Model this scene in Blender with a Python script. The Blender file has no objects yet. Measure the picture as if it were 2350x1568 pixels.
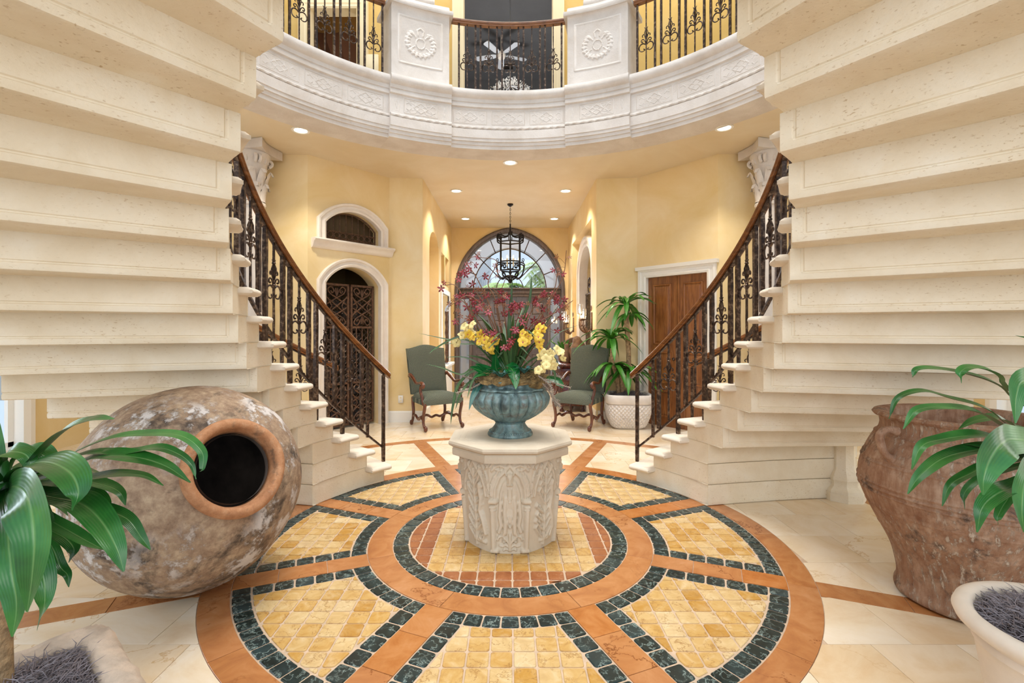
import bpy, math, random
import numpy as np
from mathutils import Vector, Matrix
from mathutils.geometry import tessellate_polygon
random.seed(7)
PI = math.pi
C = bpy.context.scene.collection
R = math.radians

# ---------------------------------------------------------------- camera, world, lights, exposure
H = 1.40; FPX = 1110.0; CXP = 1171.0; HOR = 757.0
cam_d = bpy.data.cameras.new('camera'); cam = bpy.data.objects.new('camera', cam_d); C.objects.link(cam)
cam_d.sensor_width = 36.0; cam_d.lens = FPX / 2350.0 * 36.0
cam_d.shift_x = (1175.0 - CXP) / 2350.0
cam_d.shift_y = -(784.0 - HOR) / 2350.0
cam_d.clip_start = 0.05; cam_d.clip_end = 300
cam.location = (0, 0, H); cam.rotation_euler = (R(90), 0, 0)
bpy.context.scene.camera = cam

w = bpy.data.worlds.new('world'); bpy.context.scene.world = w; w.use_nodes = True
w.node_tree.nodes['Background'].inputs[0].default_value = (0.60, 0.76, .94, 1)
w.node_tree.nodes['Background'].inputs[1].default_value = 1.15
vs = bpy.context.scene.view_settings
bpy.context.scene.display_settings.display_device = 'sRGB'
vs.view_transform = 'Standard'; vs.look = 'None'; vs.gamma = 1.0; vs.exposure = 0.0; vs.use_curve_mapping = False

def area(name, loc, target, sx, sy, power, col):
    d = bpy.data.lights.new(name, 'AREA'); d.shape = 'RECTANGLE'; d.size = sx; d.size_y = sy
    d.energy = power; d.color = col
    o = bpy.data.objects.new(name, d); C.objects.link(o); o.location = loc
    v = Vector(target) - Vector(loc); o.rotation_euler = v.to_track_quat('-Z', 'Y').to_euler()
    return o
def spot(name, loc, power, col, ang=110, blend=.8, target=None, rad=.05):
    d = bpy.data.lights.new(name, 'SPOT'); d.energy = power; d.color = col; d.spot_size = R(ang); d.spot_blend = blend
    d.shadow_soft_size = rad
    o = bpy.data.objects.new(name, d); C.objects.link(o); o.location = loc
    if target:
        v = Vector(target) - Vector(loc); o.rotation_euler = v.to_track_quat('-Z', 'Y').to_euler()
    return o
def point(name, loc, power, col, rad=.03):
    d = bpy.data.lights.new(name, 'POINT'); d.energy = power; d.color = col; d.shadow_soft_size = rad
    o = bpy.data.objects.new(name, d); C.objects.link(o); o.location = loc
    return o
# tall garden windows behind the photographer, daylight from the dome, side windows, front door
area('garden_window_light', (0, -4.4, 3.6), (0, 3, 1.7), 8.0, 4.4, 265, (1.0, .975, .94))
dl = area('dome_light', (0, 3.3, 8.2), (0, 3.3, 0), 3.6, 3.6, 150, (1.0, .96, .91)); dl.data.spread = R(84)
area('west_window_light', (-5.6, 2.6, 1.6), (0, 2.6, .6), 2.6, 2.6, 150, (.78, .87, 1.0))
area('east_window_light', (5.6, 2.2, 1.6), (0, 2.6, .9), 2.6, 2.6, 70, (1.0, .95, .80))
area('entry_daylight', (0, 10.6, 1.9), (0, 5, .2), 2.0, 1.4, 42, (.92, .95, 1.0))
area('forecourt_fill', (0, 17.5, 7), (0, 12.6, 1.5), 6, 4, 1000, (.92, .96, 1.0))  # unseen area light added outdoors to brighten the portico
point('upper_room_fill', (0, 11.0, 5.6), 190, (1, .97, .95), .4)  # added fill that lifts the upstairs room out of black; no fixture here
area('portico_fill', (0, 11.7, 4.05), (0, 13.2, 1.6), 2.4, .6, 42, (.94, .97, 1.0))  # added under the portico ceiling to lighten its inner face, not a fitted lamp
area('upper_hall_light', (0, 7.6, 7.4), (0, 7.0, 4), 8, 1.4, 75, (1.0, .86, .62))

# ---------------------------------------------------------------- colour and material helpers
def lin(c):
    return c / 12.92 if c <= .04045 else ((c + .055) / 1.055) ** 2.4
def hx(s, a=1.0):
    s = s.lstrip('#')
    return tuple(lin(int(s[i:i+2], 16) / 255.0) for i in (0, 2, 4)) + (a,)
def newmat(name):
    m = bpy.data.materials.new(name); m.use_nodes = True
    nt = m.node_tree; b = nt.nodes['Principled BSDF']
    return m, nt, b
def N(nt, t, **kw):
    n = nt.nodes.new(t)
    for k, v in kw.items(): setattr(n, k, v)
    return n
def coords(nt, rnd=True, kind='Object', scale=None):
    tc = N(nt, 'ShaderNodeTexCoord'); out = tc.outputs[kind]
    if rnd:
        oi = N(nt, 'ShaderNodeObjectInfo'); ml = N(nt, 'ShaderNodeMath', operation='MULTIPLY'); ml.inputs[1].default_value = 37.0
        nt.links.new(oi.outputs['Random'], ml.inputs[0])
        va = N(nt, 'ShaderNodeVectorMath', operation='ADD'); nt.links.new(out, va.inputs[0]); nt.links.new(ml.outputs[0], va.inputs[1]); out = va.outputs[0]
    if scale:
        vm = N(nt, 'ShaderNodeVectorMath', operation='MULTIPLY'); nt.links.new(out, vm.inputs[0]); vm.inputs[1].default_value = scale; out = vm.outputs[0]
    return out
def noise(nt, vec, scale, detail=5, rough=.55, dist=0.0):
    n = N(nt, 'ShaderNodeTexNoise'); n.inputs['Scale'].default_value = scale; n.inputs['Detail'].default_value = detail
    n.inputs['Roughness'].default_value = rough; n.inputs['Distortion'].default_value = dist
    nt.links.new(vec, n.inputs['Vector']); return n.outputs['Fac']
def ramp(nt, fac, stops):
    r = N(nt, 'ShaderNodeValToRGB'); cr = r.color_ramp
    while len(cr.elements) < len(stops): cr.elements.new(.5)
    for e, (p, c) in zip(cr.elements, stops): e.position = p; e.color = c if len(c) == 4 else tuple(c) + (1,)
    nt.links.new(fac, r.inputs['Fac']); return r.outputs['Color']
def mix(nt, fac, a, b, mode='MIX'):
    m = N(nt, 'ShaderNodeMix', data_type='RGBA', blend_type=mode)
    if isinstance(fac, (int, float)): m.inputs[0].default_value = fac
    else: nt.links.new(fac, m.inputs[0])
    for i, v in ((6, a), (7, b)):
        if isinstance(v, tuple): m.inputs[i].default_value = v
        else: nt.links.new(v, m.inputs[i])
    return m.outputs[2]
def bump(nt, b, h, strength=.3, dist=.01):
    n = N(nt, 'ShaderNodeBump'); n.inputs['Strength'].default_value = strength; n.inputs['Distance'].default_value = dist
    nt.links.new(h, n.inputs['Height'])
    nt.links.new(n.outputs[0], b.inputs['Normal'])
def math2(nt, op, a, b=None):
    m = N(nt, 'ShaderNodeMath', operation=op)
    for i, v in ((0, a), (1, b)):
        if v is None: continue
        if isinstance(v, (int, float)): m.inputs[i].default_value = v
        else: nt.links.new(v, m.inputs[i])
    return m.outputs[0]
def simple(name, c, rough=.5, metal=0.0, nscale=0, var=.12, bmp=0, bscale=40, rnd=True, coat=0, spec=None):
    m, nt, b = newmat(name)
    col = hx(c) if isinstance(c, str) else c
    b.inputs['Roughness'].default_value = rough; b.inputs['Metallic'].default_value = metal
    b.inputs['Coat Weight'].default_value = coat
    if spec is not None: b.inputs['Specular IOR Level'].default_value = spec
    v = coords(nt, rnd)
    if nscale:
        f = noise(nt, v, nscale, 6)
        dk = tuple(x * (1 - var * 1.6) for x in col[:3]) + (1,); lt = tuple(min(1, x * (1 + var)) for x in col[:3]) + (1,)
        nt.links.new(ramp(nt, f, [(.3, dk), (.7, lt)]), b.inputs['Base Color'])
    else: b.inputs['Base Color'].default_value = col
    if bmp: bump(nt, b, noise(nt, v, bscale, 4), bmp)
    return m
def stone(name, c1, c2, c3, pits='#a98f6c', rough=.75, bmp=.35, pit=.62, fine=60):
    m, nt, b = newmat(name); v = coords(nt, True)
    a = ramp(nt, noise(nt, v, 3.2, 6, .6, .4), [(.32, hx(c1)), (.55, hx(c2)), (.75, hx(c3))])
    vs_ = coords(nt, True, scale=(1, 1, 2.2))
    pf = noise(nt, vs_, 55, 4, .6)
    pm = ramp(nt, pf, [(pit + .01, (0, 0, 0, 1)), (pit + .09, (.85, .85, .85, 1))])
    f2 = noise(nt, v, 1.1, 3); area_ = ramp(nt, f2, [(.42, (.15, .15, .15, 1)), (.65, (1, 1, 1, 1))])
    pmm = mix(nt, 1.0, pm, area_, 'MULTIPLY')
    col = mix(nt, pmm, a, hx(pits))
    nt.links.new(col, b.inputs['Base Color'])
    b.inputs['Roughness'].default_value = rough; b.inputs['Specular IOR Level'].default_value = .3
    hh = math2(nt, 'SUBTRACT', noise(nt, v, fine, 5), pmm)
    bump(nt, b, hh, bmp, .006)
    return m
def plaster(name, c1, c2, c3):
    m, nt, b = newmat(name); v = coords(nt, False)
    a = ramp(nt, noise(nt, v, 1.3, 6, .62, .6), [(.3, hx(c1)), (.52, hx(c2)), (.74, hx(c3))])
    nt.links.new(a, b.inputs['Base Color']); b.inputs['Roughness'].default_value = .6
    b.inputs['Specular IOR Level'].default_value = .35
    bump(nt, b, noise(nt, v, 30, 5), .08, .004)
    return m
def marble(name, stops, vein, scale=6, vscale=5, rough=.3, rv=0.0, vw=.03, veins=True, coat=0.0, hue=None, vd=.25, vk=.0):
    """stone with thin veins; every slab gets its own piece of the pattern and its own tone"""
    m, nt, b = newmat(name); v = coords(nt, True)
    col = ramp(nt, noise(nt, v, scale, 7, .62, .8), [(p, hx(c)) for p, c in stops])
    if hue:
        oi = N(nt, 'ShaderNodeObjectInfo')
        tone = ramp(nt, oi.outputs['Random'], [(p, hx(c)) for p, c in hue])
        col = mix(nt, .65, col, tone, 'MULTIPLY') if rv == 0 else mix(nt, rv, col, tone)
    if veins:
        n1 = noise(nt, v, vscale, 7, .62, vd)
        d = math2(nt, 'ABSOLUTE', math2(nt, 'SUBTRACT', n1, .5))
        vm = ramp(nt, d, [(0.0, (1, 1, 1, 1)), (vw, (0, 0, 0, 1))])
        vm = mix(nt, 1.0, vm, ramp(nt, noise(nt, v, vscale*.6, 2), [(.42, (vk, vk, vk, 1)), (.58, (1, 1, 1, 1))]), 'MULTIPLY')
        col = mix(nt, vm, col, hx(vein))
    nt.links.new(col, b.inputs['Base Color']); b.inputs['Roughness'].default_value = rough
    b.inputs['Coat Weight'].default_value = coat; b.inputs['Coat Roughness'].default_value = .12
    bump(nt, b, noise(nt, v, 45, 4), .06, .003)
    return m

M = {}
M['stair'] = stone('stair_limestone', '#e6d6ba', '#efe2ca', '#f5ecda', pits='#c2a47a', pit=.60)
M['tread'] = stone('tread_limestone', '#dccdb8', '#e6dac8', '#ece2d2', pits='#c9b08c', pit=.66)
M['coral'] = stone('carved_coral_stone', '#cfc3b7', '#dad0c6', '#e4dbd2', pits='#c0a78c', pit=.62, bmp=.45)
M['trimstone'] = stone('cast_stone_trim', '#e3d6c8', '#ece1d4', '#f1e8dd', pits='#cdb9a2', pit=.68, bmp=.2)
M['well'] = stone('carved_wellhead_stone', '#c8b8a2', '#d2c4ae', '#dcd0bc', pits='#b39c7c', pit=.66, bmp=.25)
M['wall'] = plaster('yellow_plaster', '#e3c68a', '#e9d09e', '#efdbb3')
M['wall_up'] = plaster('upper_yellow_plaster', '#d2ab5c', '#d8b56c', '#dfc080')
M['ceil'] = plaster('ceiling_plaster', '#dcc8a4', '#e1cfb0', '#e6d7bc')
M['white'] = simple('white_painted_wood', '#f2ece2', .4)
M['cream'] = simple('cream_painted_wood', '#ecdcb8', .45)
M['grout'] = simple('floor_grout', '#c9b096', .85, nscale=20, var=.1, bmp=.2, rnd=False)
M['travertine'] = marble('travertine_tile', [(.28, '#dfc4a0'), (.45, '#ebdabf'), (.62, '#f2e7d6'), (.8, '#e4cda8')], '#d3b084', 2.2, 1.3, .2, vw=.007, hue=[(0, '#fdf2e2'), (.5, '#ffffff'), (1, '#f2e2c8')])
M['green'] = marble('green_marble', [(.3, '#0c1716'), (.5, '#182725'), (.64, '#26393a'), (.8, '#5d7775')], '#93a69f', 14, 17, .3, rv=.25, vw=.020, vk=.35, hue=[(0, '#0d1918'), (.6, '#182a28'), (.85, '#2c4248'), (1, '#41595e')])
M['yellow'] = marble('yellow_marble', [(.32, '#ad7c30'), (.45, '#c39a54'), (.56, '#cfae74'), (.7, '#e2cfa8')], '#9c7038', 15, 10, .38, rv=.55, vw=.016, vk=.3, hue=[(0, '#dccba8'), (.25, '#cba970'), (.5, '#c09040'), (.7, '#d8c296'), (.86, '#b98426'), (1, '#a66e14')])
M['red'] = marble('red_marble', [(.3, '#84451f'), (.5, '#985a30'), (.7, '#ac7248')], '#b88a68', 16, 8, .4, rv=.3, vw=.008, hue=[(0, '#8c4e26'), (1, '#a86a3a')])
M['orange'] = marble('orange_marble', [(.3, '#95582c'), (.45, '#ae703c'), (.6, '#bd8350'), (.78, '#c89468')], '#7c4520', 6.0, 1.6, .24, rv=.35, vw=.006, hue=[(0, '#b87c48'), (.3, '#bc8660'), (.7, '#b4784a'), (.88, '#b46c2c'), (1, '#bc6612')])
M['iron'] = None

def iron():
    m, nt, b = newmat('aged_wrought_iron'); v = coords(nt, True)
    f = noise(nt, v, 34, 4, .6)
    nt.links.new(ramp(nt, f, [(.36, hx('#2c211b')), (.52, hx('#4b382d')), (.68, hx('#86705c'))]), b.inputs['Base Color'])
    b.inputs['Metallic'].default_value = .55; b.inputs['Roughness'].default_value = .42
    bump(nt, b, f, .25, .003); return m
M['iron'] = iron()
M['lantern'] = simple('blackened_lantern_iron', '#211d1f', .4, .6)
M['gate'] = simple('rusty_gate_iron', '#6b4c38', .65, .3, nscale=30, var=.35, bmp=.2)
def wood(name, a, c, e, rough=.32, sc=(1, 1, .12), coat=.3, k=22):
    m, nt, b = newmat(name); v = coords(nt, True, scale=sc)
    f = noise(nt, v, k, 6, .6, 1.0)
    nt.links.new(ramp(nt, f, [(.3, hx(a)), (.5, hx(c)), (.7, hx(e))]), b.inputs['Base Color'])
    b.inputs['Roughness'].default_value = rough; b.inputs['Coat Weight'].default_value = coat
    bump(nt, b, f, .08, .002); return m
M['rail'] = wood('oak_handrail', '#5e3413', '#7e4a1e', '#9a6230', .36, (.25, .25, 1), .15, 30)
M['doorwood'] = wood('mahogany_door', '#643416', '#865024', '#9c6434', .3)
M['entry'] = wood('greyed_walnut_door', '#4c4240', '#605452', '#706361', .42)
M['chairwood'] = wood('carved_walnut', '#3a1a0e', '#5e2f1a', '#7e472a', .28)
M['console'] = wood('dark_cherry', '#33100a', '#4e1c10', '#6b2c1a', .22, (1, .12, 1))
M['woodfloor_brown'] = simple('brown_drape', '#6d4630', .8)
M['dark'] = simple('dark_void', '#1c1712', .8)
M['greyroom'] = simple('slate_blue_paint', '#5c5e62', .8, nscale=3, var=.05)
M['mulch'] = simple('grey_fibre_mulch', '#5c5355', .9, nscale=60, var=.5, bmp=.8, bscale=90)
M['straw'] = simple('grey_moss_strand', '#80767a', .45, nscale=8, var=.3)
M['soilmoss'] = simple('golden_brown_moss', '#8b7248', .95, nscale=25, var=.5, bmp=1.0, bscale=50)
M['trunk'] = simple('dracaena_cane', '#a78a66', .85, nscale=30, var=.35, bmp=.9, bscale=70)
M['whitepot'] = simple('whitewashed_terracotta', '#e6d7c6', .6, nscale=8, var=.06, bmp=.1)
M['weave'] = simple('white_woven_planter', '#e8dfd6', .55, nscale=10, var=.06)
M['glass'] = None
def glassm(name, tint=(1, 1, 1, 1), rough=0.02, alpha=.12):
    m, nt, b = newmat(name)
    t = N(nt, 'ShaderNodeBsdfTransparent'); g = N(nt, 'ShaderNodeBsdfGlossy'); g.inputs['Roughness'].default_value = rough
    t.inputs[0].default_value = tint
    mx = N(nt, 'ShaderNodeMixShader'); mx.inputs[0].default_value = alpha
    nt.links.new(t.outputs[0], mx.inputs[1]); nt.links.new(g.outputs[0], mx.inputs[2])
    nt.links.new(mx.outputs[0], nt.nodes['Material Output'].inputs[0]); return m
M['glass'] = glassm('clear_pane', alpha=.07)
M['shade'] = glassm('glass_shade', (.95, .95, .95, 1), .05, .3)
def emit(name, c, s):
    m, nt, b = newmat(name); b.inputs['Base Color'].default_value = (0, 0, 0, 1)
    b.inputs['Emission Color'].default_value = hx(c); b.inputs['Emission Strength'].default_value = s; return m
M['lamp'] = emit('lamp_lens', '#fff0d8', 14)
M['bulb'] = emit('candle_bulb', '#ffd79a', 22)
M['crystal'] = simple('cut_crystal', '#f4f4f4', .08, spec=1.0)
M['fabric'] = None
def fabric():
    m, nt, b = newmat('green_dotted_upholstery')
    tc = N(nt, 'ShaderNodeTexCoord'); mp = N(nt, 'ShaderNodeMapping'); mp.inputs['Scale'].default_value = (1, 1, 1)
    nt.links.new(tc.outputs['Object'], mp.inputs['Vector'])
    # dots: product of sines in diagonal axes
    sx = N(nt, 'ShaderNodeSeparateXYZ'); nt.links.new(mp.outputs[0], sx.inputs[0])
    zy = math2(nt, 'ADD', sx.outputs['Z'], sx.outputs['Y'])
    a = math2(nt, 'SINE', math2(nt, 'MULTIPLY', math2(nt, 'ADD', sx.outputs['X'], zy), 290))
    c = math2(nt, 'SINE', math2(nt, 'MULTIPLY', math2(nt, 'SUBTRACT', sx.outputs['X'], zy), 290))
    p = math2(nt, 'MULTIPLY', math2(nt, 'MAXIMUM', a, 0.0), math2(nt, 'MAXIMUM', c, 0.0))
    nt.links.new(ramp(nt, p, [(.38, hx('#434b42')), (.62, hx('#c4c19e'))]), b.inputs['Base Color'])
    b.inputs['Roughness'].default_value = .9; return m
M['fabric'] = fabric()
def leafm(name, a, c, e, rough=.32):
    m, nt, b = newmat(name); v = coords(nt, True)
    f = noise(nt, v, 7, 4)
    col = ramp(nt, f, [(.3, hx(a)), (.5, hx(c)), (.72, hx(e))])
    oi = N(nt, 'ShaderNodeObjectInfo'); tone = ramp(nt, oi.outputs['Random'], [(0, hx('#c8d8b8')), (1, hx('#ffffff'))])
    col = mix(nt, 1.0, col, tone, 'MULTIPLY')
    at = N(nt, 'ShaderNodeAttribute'); at.attribute_name = 'across'; fa_ = at.outputs['Fac']
    rib = ramp(nt, math2(nt, 'ABSOLUTE', math2(nt, 'SUBTRACT', fa_, .5)), [(.0, (1, 1, 1, 1)), (.05, (0, 0, 0, 1))])
    col = mix(nt, math2(nt, 'MULTIPLY', rib, .35), col, hx('#9cc07a'))
    vein = math2(nt, 'SINE', math2(nt, 'MULTIPLY', fa_, 70))
    col = mix(nt, math2(nt, 'MULTIPLY', math2(nt, 'ADD', vein, 1), .07), col, hx(e))
    nt.links.new(col, b.inputs['Base Color']); b.inputs['Roughness'].default_value = rough
    b.inputs['Specular IOR Level'].default_value = .5
    bump(nt, b, math2(nt, 'ADD', math2(nt, 'MULTIPLY', vein, .07), math2(nt, 'ADD', noise(nt, coords(nt, True), 14, 3), math2(nt, 'MULTIPLY', rib, -1.0))), .22, .006)
    return m
M['leaf'] = leafm('dracaena_leaf', '#1d4f20', '#2d6e2e', '#4b8a40', .28)
M['leaf_far'] = leafm('glossy_dracaena_leaf', '#2a6a1c', '#3d8426', '#5e9e34')
M['strap'] = leafm('strap_leaf', '#26401f', '#3a5a2c', '#587544', .5)
M['broad'] = leafm('broad_orchid_leaf', '#0c4f28', '#156b34', '#238444', .22)
M['bluegreen'] = leafm('blue_green_leaf', '#1f4a4a', '#2f6a6c', '#5b8c8c', .4)
M['stem'] = simple('brown_orchid_stem', '#7a5238', .6)
M['redpetal'] = simple('crimson_orchid_petal', '#96363a', .55, nscale=70, var=.6)
M['rustpetal'] = simple('rust_orchid_petal', '#a06040', .55, nscale=60, var=.4)
M['yelpetal'] = simple('yellow_orchid_petal', '#f0c94a', .55, nscale=40, var=.15)
M['creampetal'] = simple('cream_orchid_petal', '#efdc98', .55, nscale=40, var=.12)
M['lip'] = simple('magenta_orchid_lip', '#b84a70', .5)
M['bract'] = simple('pale_brown_bracts', '#a8998a', .7)
def patina():
    m, nt, b = newmat('verdigris_bronze'); v = coords(nt, False)
    f = noise(nt, v, 9, 8, .68, .5); f2 = noise(nt, coords(nt, False, scale=(1, 1, .25)), 26, 5, .6)
    col = ramp(nt, f, [(.28, hx('#2c3234')), (.40, hx('#4e5c5e')), (.52, hx('#7f9a9a')), (.62, hx('#6e655e')), (.74, hx('#b4b2a8'))])
    col = mix(nt, .35, col, ramp(nt, f2, [(.35, hx('#3e4d52')), (.55, hx('#7c9a9a')), (.75, hx('#b0c2bc'))]))
    nt.links.new(col, b.inputs['Base Color']); b.inputs['Roughness'].default_value = .42; b.inputs['Metallic'].default_value = .25
    bump(nt, b, f, .25, .004); return m
M['patina'] = patina()
def jarm(name, base, spots, lime, spot_lo=.52, lime_lo=.66, sc=3.5, drip=False):
    m, nt, b = newmat(name); v = coords(nt, False)
    f = noise(nt, v, sc, 12, .7, .3)
    col = ramp(nt, math2(nt, 'ADD', math2(nt, 'MULTIPLY', noise(nt, v, 9, 10, .72), .5), math2(nt, 'MULTIPLY', noise(nt, coords(nt, False, scale=(1, 1, .12 if drip else 1)), 30, 8, .7), .5)), [(.38, hx(base[0])), (.5, hx(base[1])), (.62, hx(base[2]))])
    sm = ramp(nt, f, [(spot_lo, (0, 0, 0, 1)), (spot_lo + .1, (1, 1, 1, 1))])
    col = mix(nt, math2(nt, 'MULTIPLY', sm, .9), col, hx(spots))
    vv = coords(nt, False, scale=(1, 1, .16)) if drip else coords(nt, False)
    va = N(nt, 'ShaderNodeVectorMath', operation='ADD'); nt.links.new(vv, va.inputs[0]); va.inputs[1].default_value = (11, 5, 3)
    l = noise(nt, va.outputs[0], 42 if drip else 7.5, 9, .74, .1)
    l2 = noise(nt, va.outputs[0], 2.0, 3)
    lm = math2(nt, 'MULTIPLY', ramp(nt, l, [(lime_lo - .1, (0, 0, 0, 1)), (lime_lo - .04, (1, 1, 1, 1))]), ramp(nt, l2, [(.42, (0, 0, 0, 1)), (.55, (1, 1, 1, 1))]))
    col = mix(nt, math2(nt, 'MULTIPLY', lm, .85), col, hx(lime))
    nt.links.new(col, b.inputs['Base Color']); b.inputs['Roughness'].default_value = .78
    h = math2(nt, 'ADD', noise(nt, v, 45, 8, .7), lm)
    bump(nt, b, h, .6, .008); return m
M['jar1'] = jarm('weathered_clay_lying_jar', ('#806651', '#a0866d', '#bda588'), '#3c322b', '#dcd6d2', .52, .60, 3.6)
M['jar1rim'] = jarm('brown_clay_rim', ('#a06c48', '#b58058', '#c4946e'), '#6a5442', '#c9b49c', .56, .72, 5)
M['jar2'] = jarm('weathered_clay_standing_jar', ('#84593f', '#a07a60', '#bb9c84'), '#4c3c33', '#cbb9a6', .55, .635, 6.5, True)
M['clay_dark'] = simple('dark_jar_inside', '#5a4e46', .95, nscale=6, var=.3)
M['brownpot'] = simple('brown_carved_wood', '#7a5a40', .6, nscale=20, var=.3, bmp=.3)
M['outwhite'] = simple('white_stucco', '#c9ccd2', .9)
M['palm'] = simple('palm_frond', '#7e9a4c', .6, nscale=5, var=.3)
M['mortar'] = simple('rough_stone_planter', '#cdb9a6', .9, nscale=12, var=.2, bmp=1.0, bscale=22)
M['silver'] = simple('silver_finial', '#b8bcc4', .3, .8)
M['candle'] = simple('ivory_candle_sleeve', '#e9dcc0', .5)

# ---------------------------------------------------------------- mesh helpers
class B:
    def __init__(s): s.v = []; s.f = []; s.att = None
    def add(s, vs, fs):
        o = len(s.v); s.v += [tuple(p) for p in vs]; s.f += [tuple(i + o for i in f) for f in fs]; return s
    def box(s, c, d, rot=0.0, bev=0.0, tilt=None):
        x, y, z = (q / 2 for q in d); b = min(bev, x * .9, y * .9, z * .9)
        if b <= 0:
            P = [(sx * x, sy * y, sz * z) for sz in (-1, 1) for sy in (-1, 1) for sx in (-1, 1)]
            F = [(0, 2, 3, 1), (4, 5, 7, 6), (0, 1, 5, 4), (2, 6, 7, 3), (0, 4, 6, 2), (1, 3, 7, 5)]
        else:
            P = []; F = []
            for (zz, i) in ((-z, b), (-z + b, 0), (z - b, 0), (z, b)):
                xx = x - i; yy = y - i
                P += [(-xx + b, -yy, zz), (xx - b, -yy, zz), (xx, -yy + b, zz), (xx, yy - b, zz), (xx - b, yy, zz), (-xx + b, yy, zz), (-xx, yy - b, zz), (-xx, -yy + b, zz)]
            for k in range(3):
                for i in range(8): F.append((k*8+i, k*8+(i+1) % 8, (k+1)*8+(i+1) % 8, (k+1)*8+i))
            F.append(tuple(range(7, -1, -1))); F.append(tuple(range(24, 32)))
        Mx = Matrix.Rotation(rot, 3, 'Z')
        if tilt is not None: Mx = Mx @ tilt
        c = Vector(c)
        return s.add([c + Mx @ Vector(p) for p in P], F)
    def prism(s, poly, z0, z1, bev=0.0):
        n = len(poly)
        if bev <= 0:
            P = [(x, y, z0) for x, y in poly] + [(x, y, z1) for x, y in poly]
            F = [tuple(range(n - 1, -1, -1)), tuple(range(n, 2 * n))] + [(i, (i+1) % n, n + (i+1) % n, n + i) for i in range(n)]
        else:
            q = inset(poly, bev)
            P = [(x, y, z0) for x, y in poly] + [(x, y, z1 - bev) for x, y in poly] + [(x, y, z1) for x, y in q]
            F = [tuple(range(n - 1, -1, -1)), tuple(range(2*n, 3*n))]
            for k in (0, 1): F += [(k*n+i, k*n+(i+1) % n, (k+1)*n+(i+1) % n, (k+1)*n+i) for i in range(n)]
        return s.add(P, F)
    def tube(s, pts, r, n=6, closed=False, cap=True, flat=1.0):
        pts = [Vector(p) for p in pts]; m = len(pts)
        rs = r if isinstance(r, (list, tuple)) else [r] * m
        P = []; up = None
        for i in range(m):
            a = pts[i-1] if (i or closed) else pts[0]; b = pts[(i+1) % m] if (i < m-1 or closed) else pts[-1]
            t = (b - a)
            if t.length < 1e-9: t = Vector((0, 0, 1))
            t.normalize()
            if up is None:
                up = Vector((0, 0, 1)) if abs(t.z) < .9 else Vector((1, 0, 0))
            x = up.cross(t)
            if x.length < 1e-6: x = Vector((1, .3, 0)).cross(t)
            x.normalize(); y = t.cross(x).normalized(); up = y
            for k in range(n):
                an = 2 * PI * k / n
                P.append(pts[i] + (x * math.cos(an) * flat + y * math.sin(an)) * rs[i])
        F = []
        for i in range(m if closed else m - 1):
            for k in range(n):
                F.append((i*n+k, i*n+(k+1) % n, ((i+1) % m)*n+(k+1) % n, ((i+1) % m)*n+k))
        if cap and not closed: F += [tuple(range(n-1, -1, -1)), tuple(range((m-1)*n, m*n))]
        return s.add(P, F)
    def lathe(s, prof, c=(0, 0, 0), n=32, mod=None, a0=0, a1=2*PI, axis=None, caps=True):
        full = abs(a1 - a0 - 2*PI) < 1e-6; m = n if full else n + 1
        P = []
        for (r, z) in prof:
            for k in range(m):
                an = a0 + (a1 - a0) * k / n
                rr = r if mod is None else r * mod(an, z)
                p = Vector((rr * math.cos(an), rr * math.sin(an), z))
                if axis is not None: p = axis @ p
                P.append(Vector(c) + p)
        F = []
        for i in range(len(prof) - 1):
            for k in range(n):
                k2 = (k + 1) % m
                F.append((i*m+k, i*m+k2, (i+1)*m+k2, (i+1)*m+k))
        if full and caps:
            if prof[0][0] > 1e-4: F.append(tuple(range(m-1, -1, -1)))
            if prof[-1][0] > 1e-4: F.append(tuple(range((len(prof)-1)*m, len(prof)*m)))
        return s.add(P, F)
    def sphere(s, c, r, n=12, m=8, sc=(1, 1, 1)):
        P = []; F = []
        for i in range(m + 1):
            t = PI * i / m
            for k in range(n):
                a = 2*PI*k/n
                P.append((c[0] + r*sc[0]*math.sin(t)*math.cos(a), c[1] + r*sc[1]*math.sin(t)*math.sin(a), c[2] - r*sc[2]*math.cos(t)))
        for i in range(m):
            for k in range(n): F.append((i*n+k, i*n+(k+1) % n, (i+1)*n+(k+1) % n, (i+1)*n+k))
        return s.add(P, F)
    def grid(s, P, nu, nv, closed=False):
        F = []
        for j in range(nv - 1):
            for i in range(nu if closed else nu - 1):
                i2 = (i + 1) % nu
                F.append((j*nu+i, j*nu+i2, (j+1)*nu+i2, (j+1)*nu+i))
        return s.add(P, F)
    def poly3(s, loops, mp):
        """filled polygon with holes; loops of (u, v), mp(u, v) -> point"""
        L = [[Vector((u, v, 0)) for u, v in lp] for lp in loops]
        tri = tessellate_polygon(L); flat = [p for lp in loops for p in lp]
        return s.add([mp(u, v) for u, v in flat], [tuple(t) for t in tri])

def inset(poly, d):
    n = len(poly); out = []
    ar = sum(poly[i][0]*poly[(i+1) % n][1] - poly[(i+1) % n][0]*poly[i][1] for i in range(n)); sg = 1 if ar > 0 else -1
    for i in range(n):
        a, b, c = poly[i-1], poly[i], poly[(i+1) % n]
        e1 = (b[0]-a[0], b[1]-a[1]); e2 = (c[0]-b[0], c[1]-b[1])
        l1 = math.hypot(*e1) or 1e-9; l2 = math.hypot(*e2) or 1e-9
        n1 = (-e1[1]/l1*sg, e1[0]/l1*sg); n2 = (-e2[1]/l2*sg, e2[0]/l2*sg)
        nx, ny = n1[0]+n2[0], n1[1]+n2[1]; l = math.hypot(nx, ny) or 1e-9
        k = min(2.0, 1 / max(.35, (nx*n1[0]+ny*n1[1])/l))
        out.append((b[0]+nx/l*d*k, b[1]+ny/l*d*k))
    return out

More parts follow.
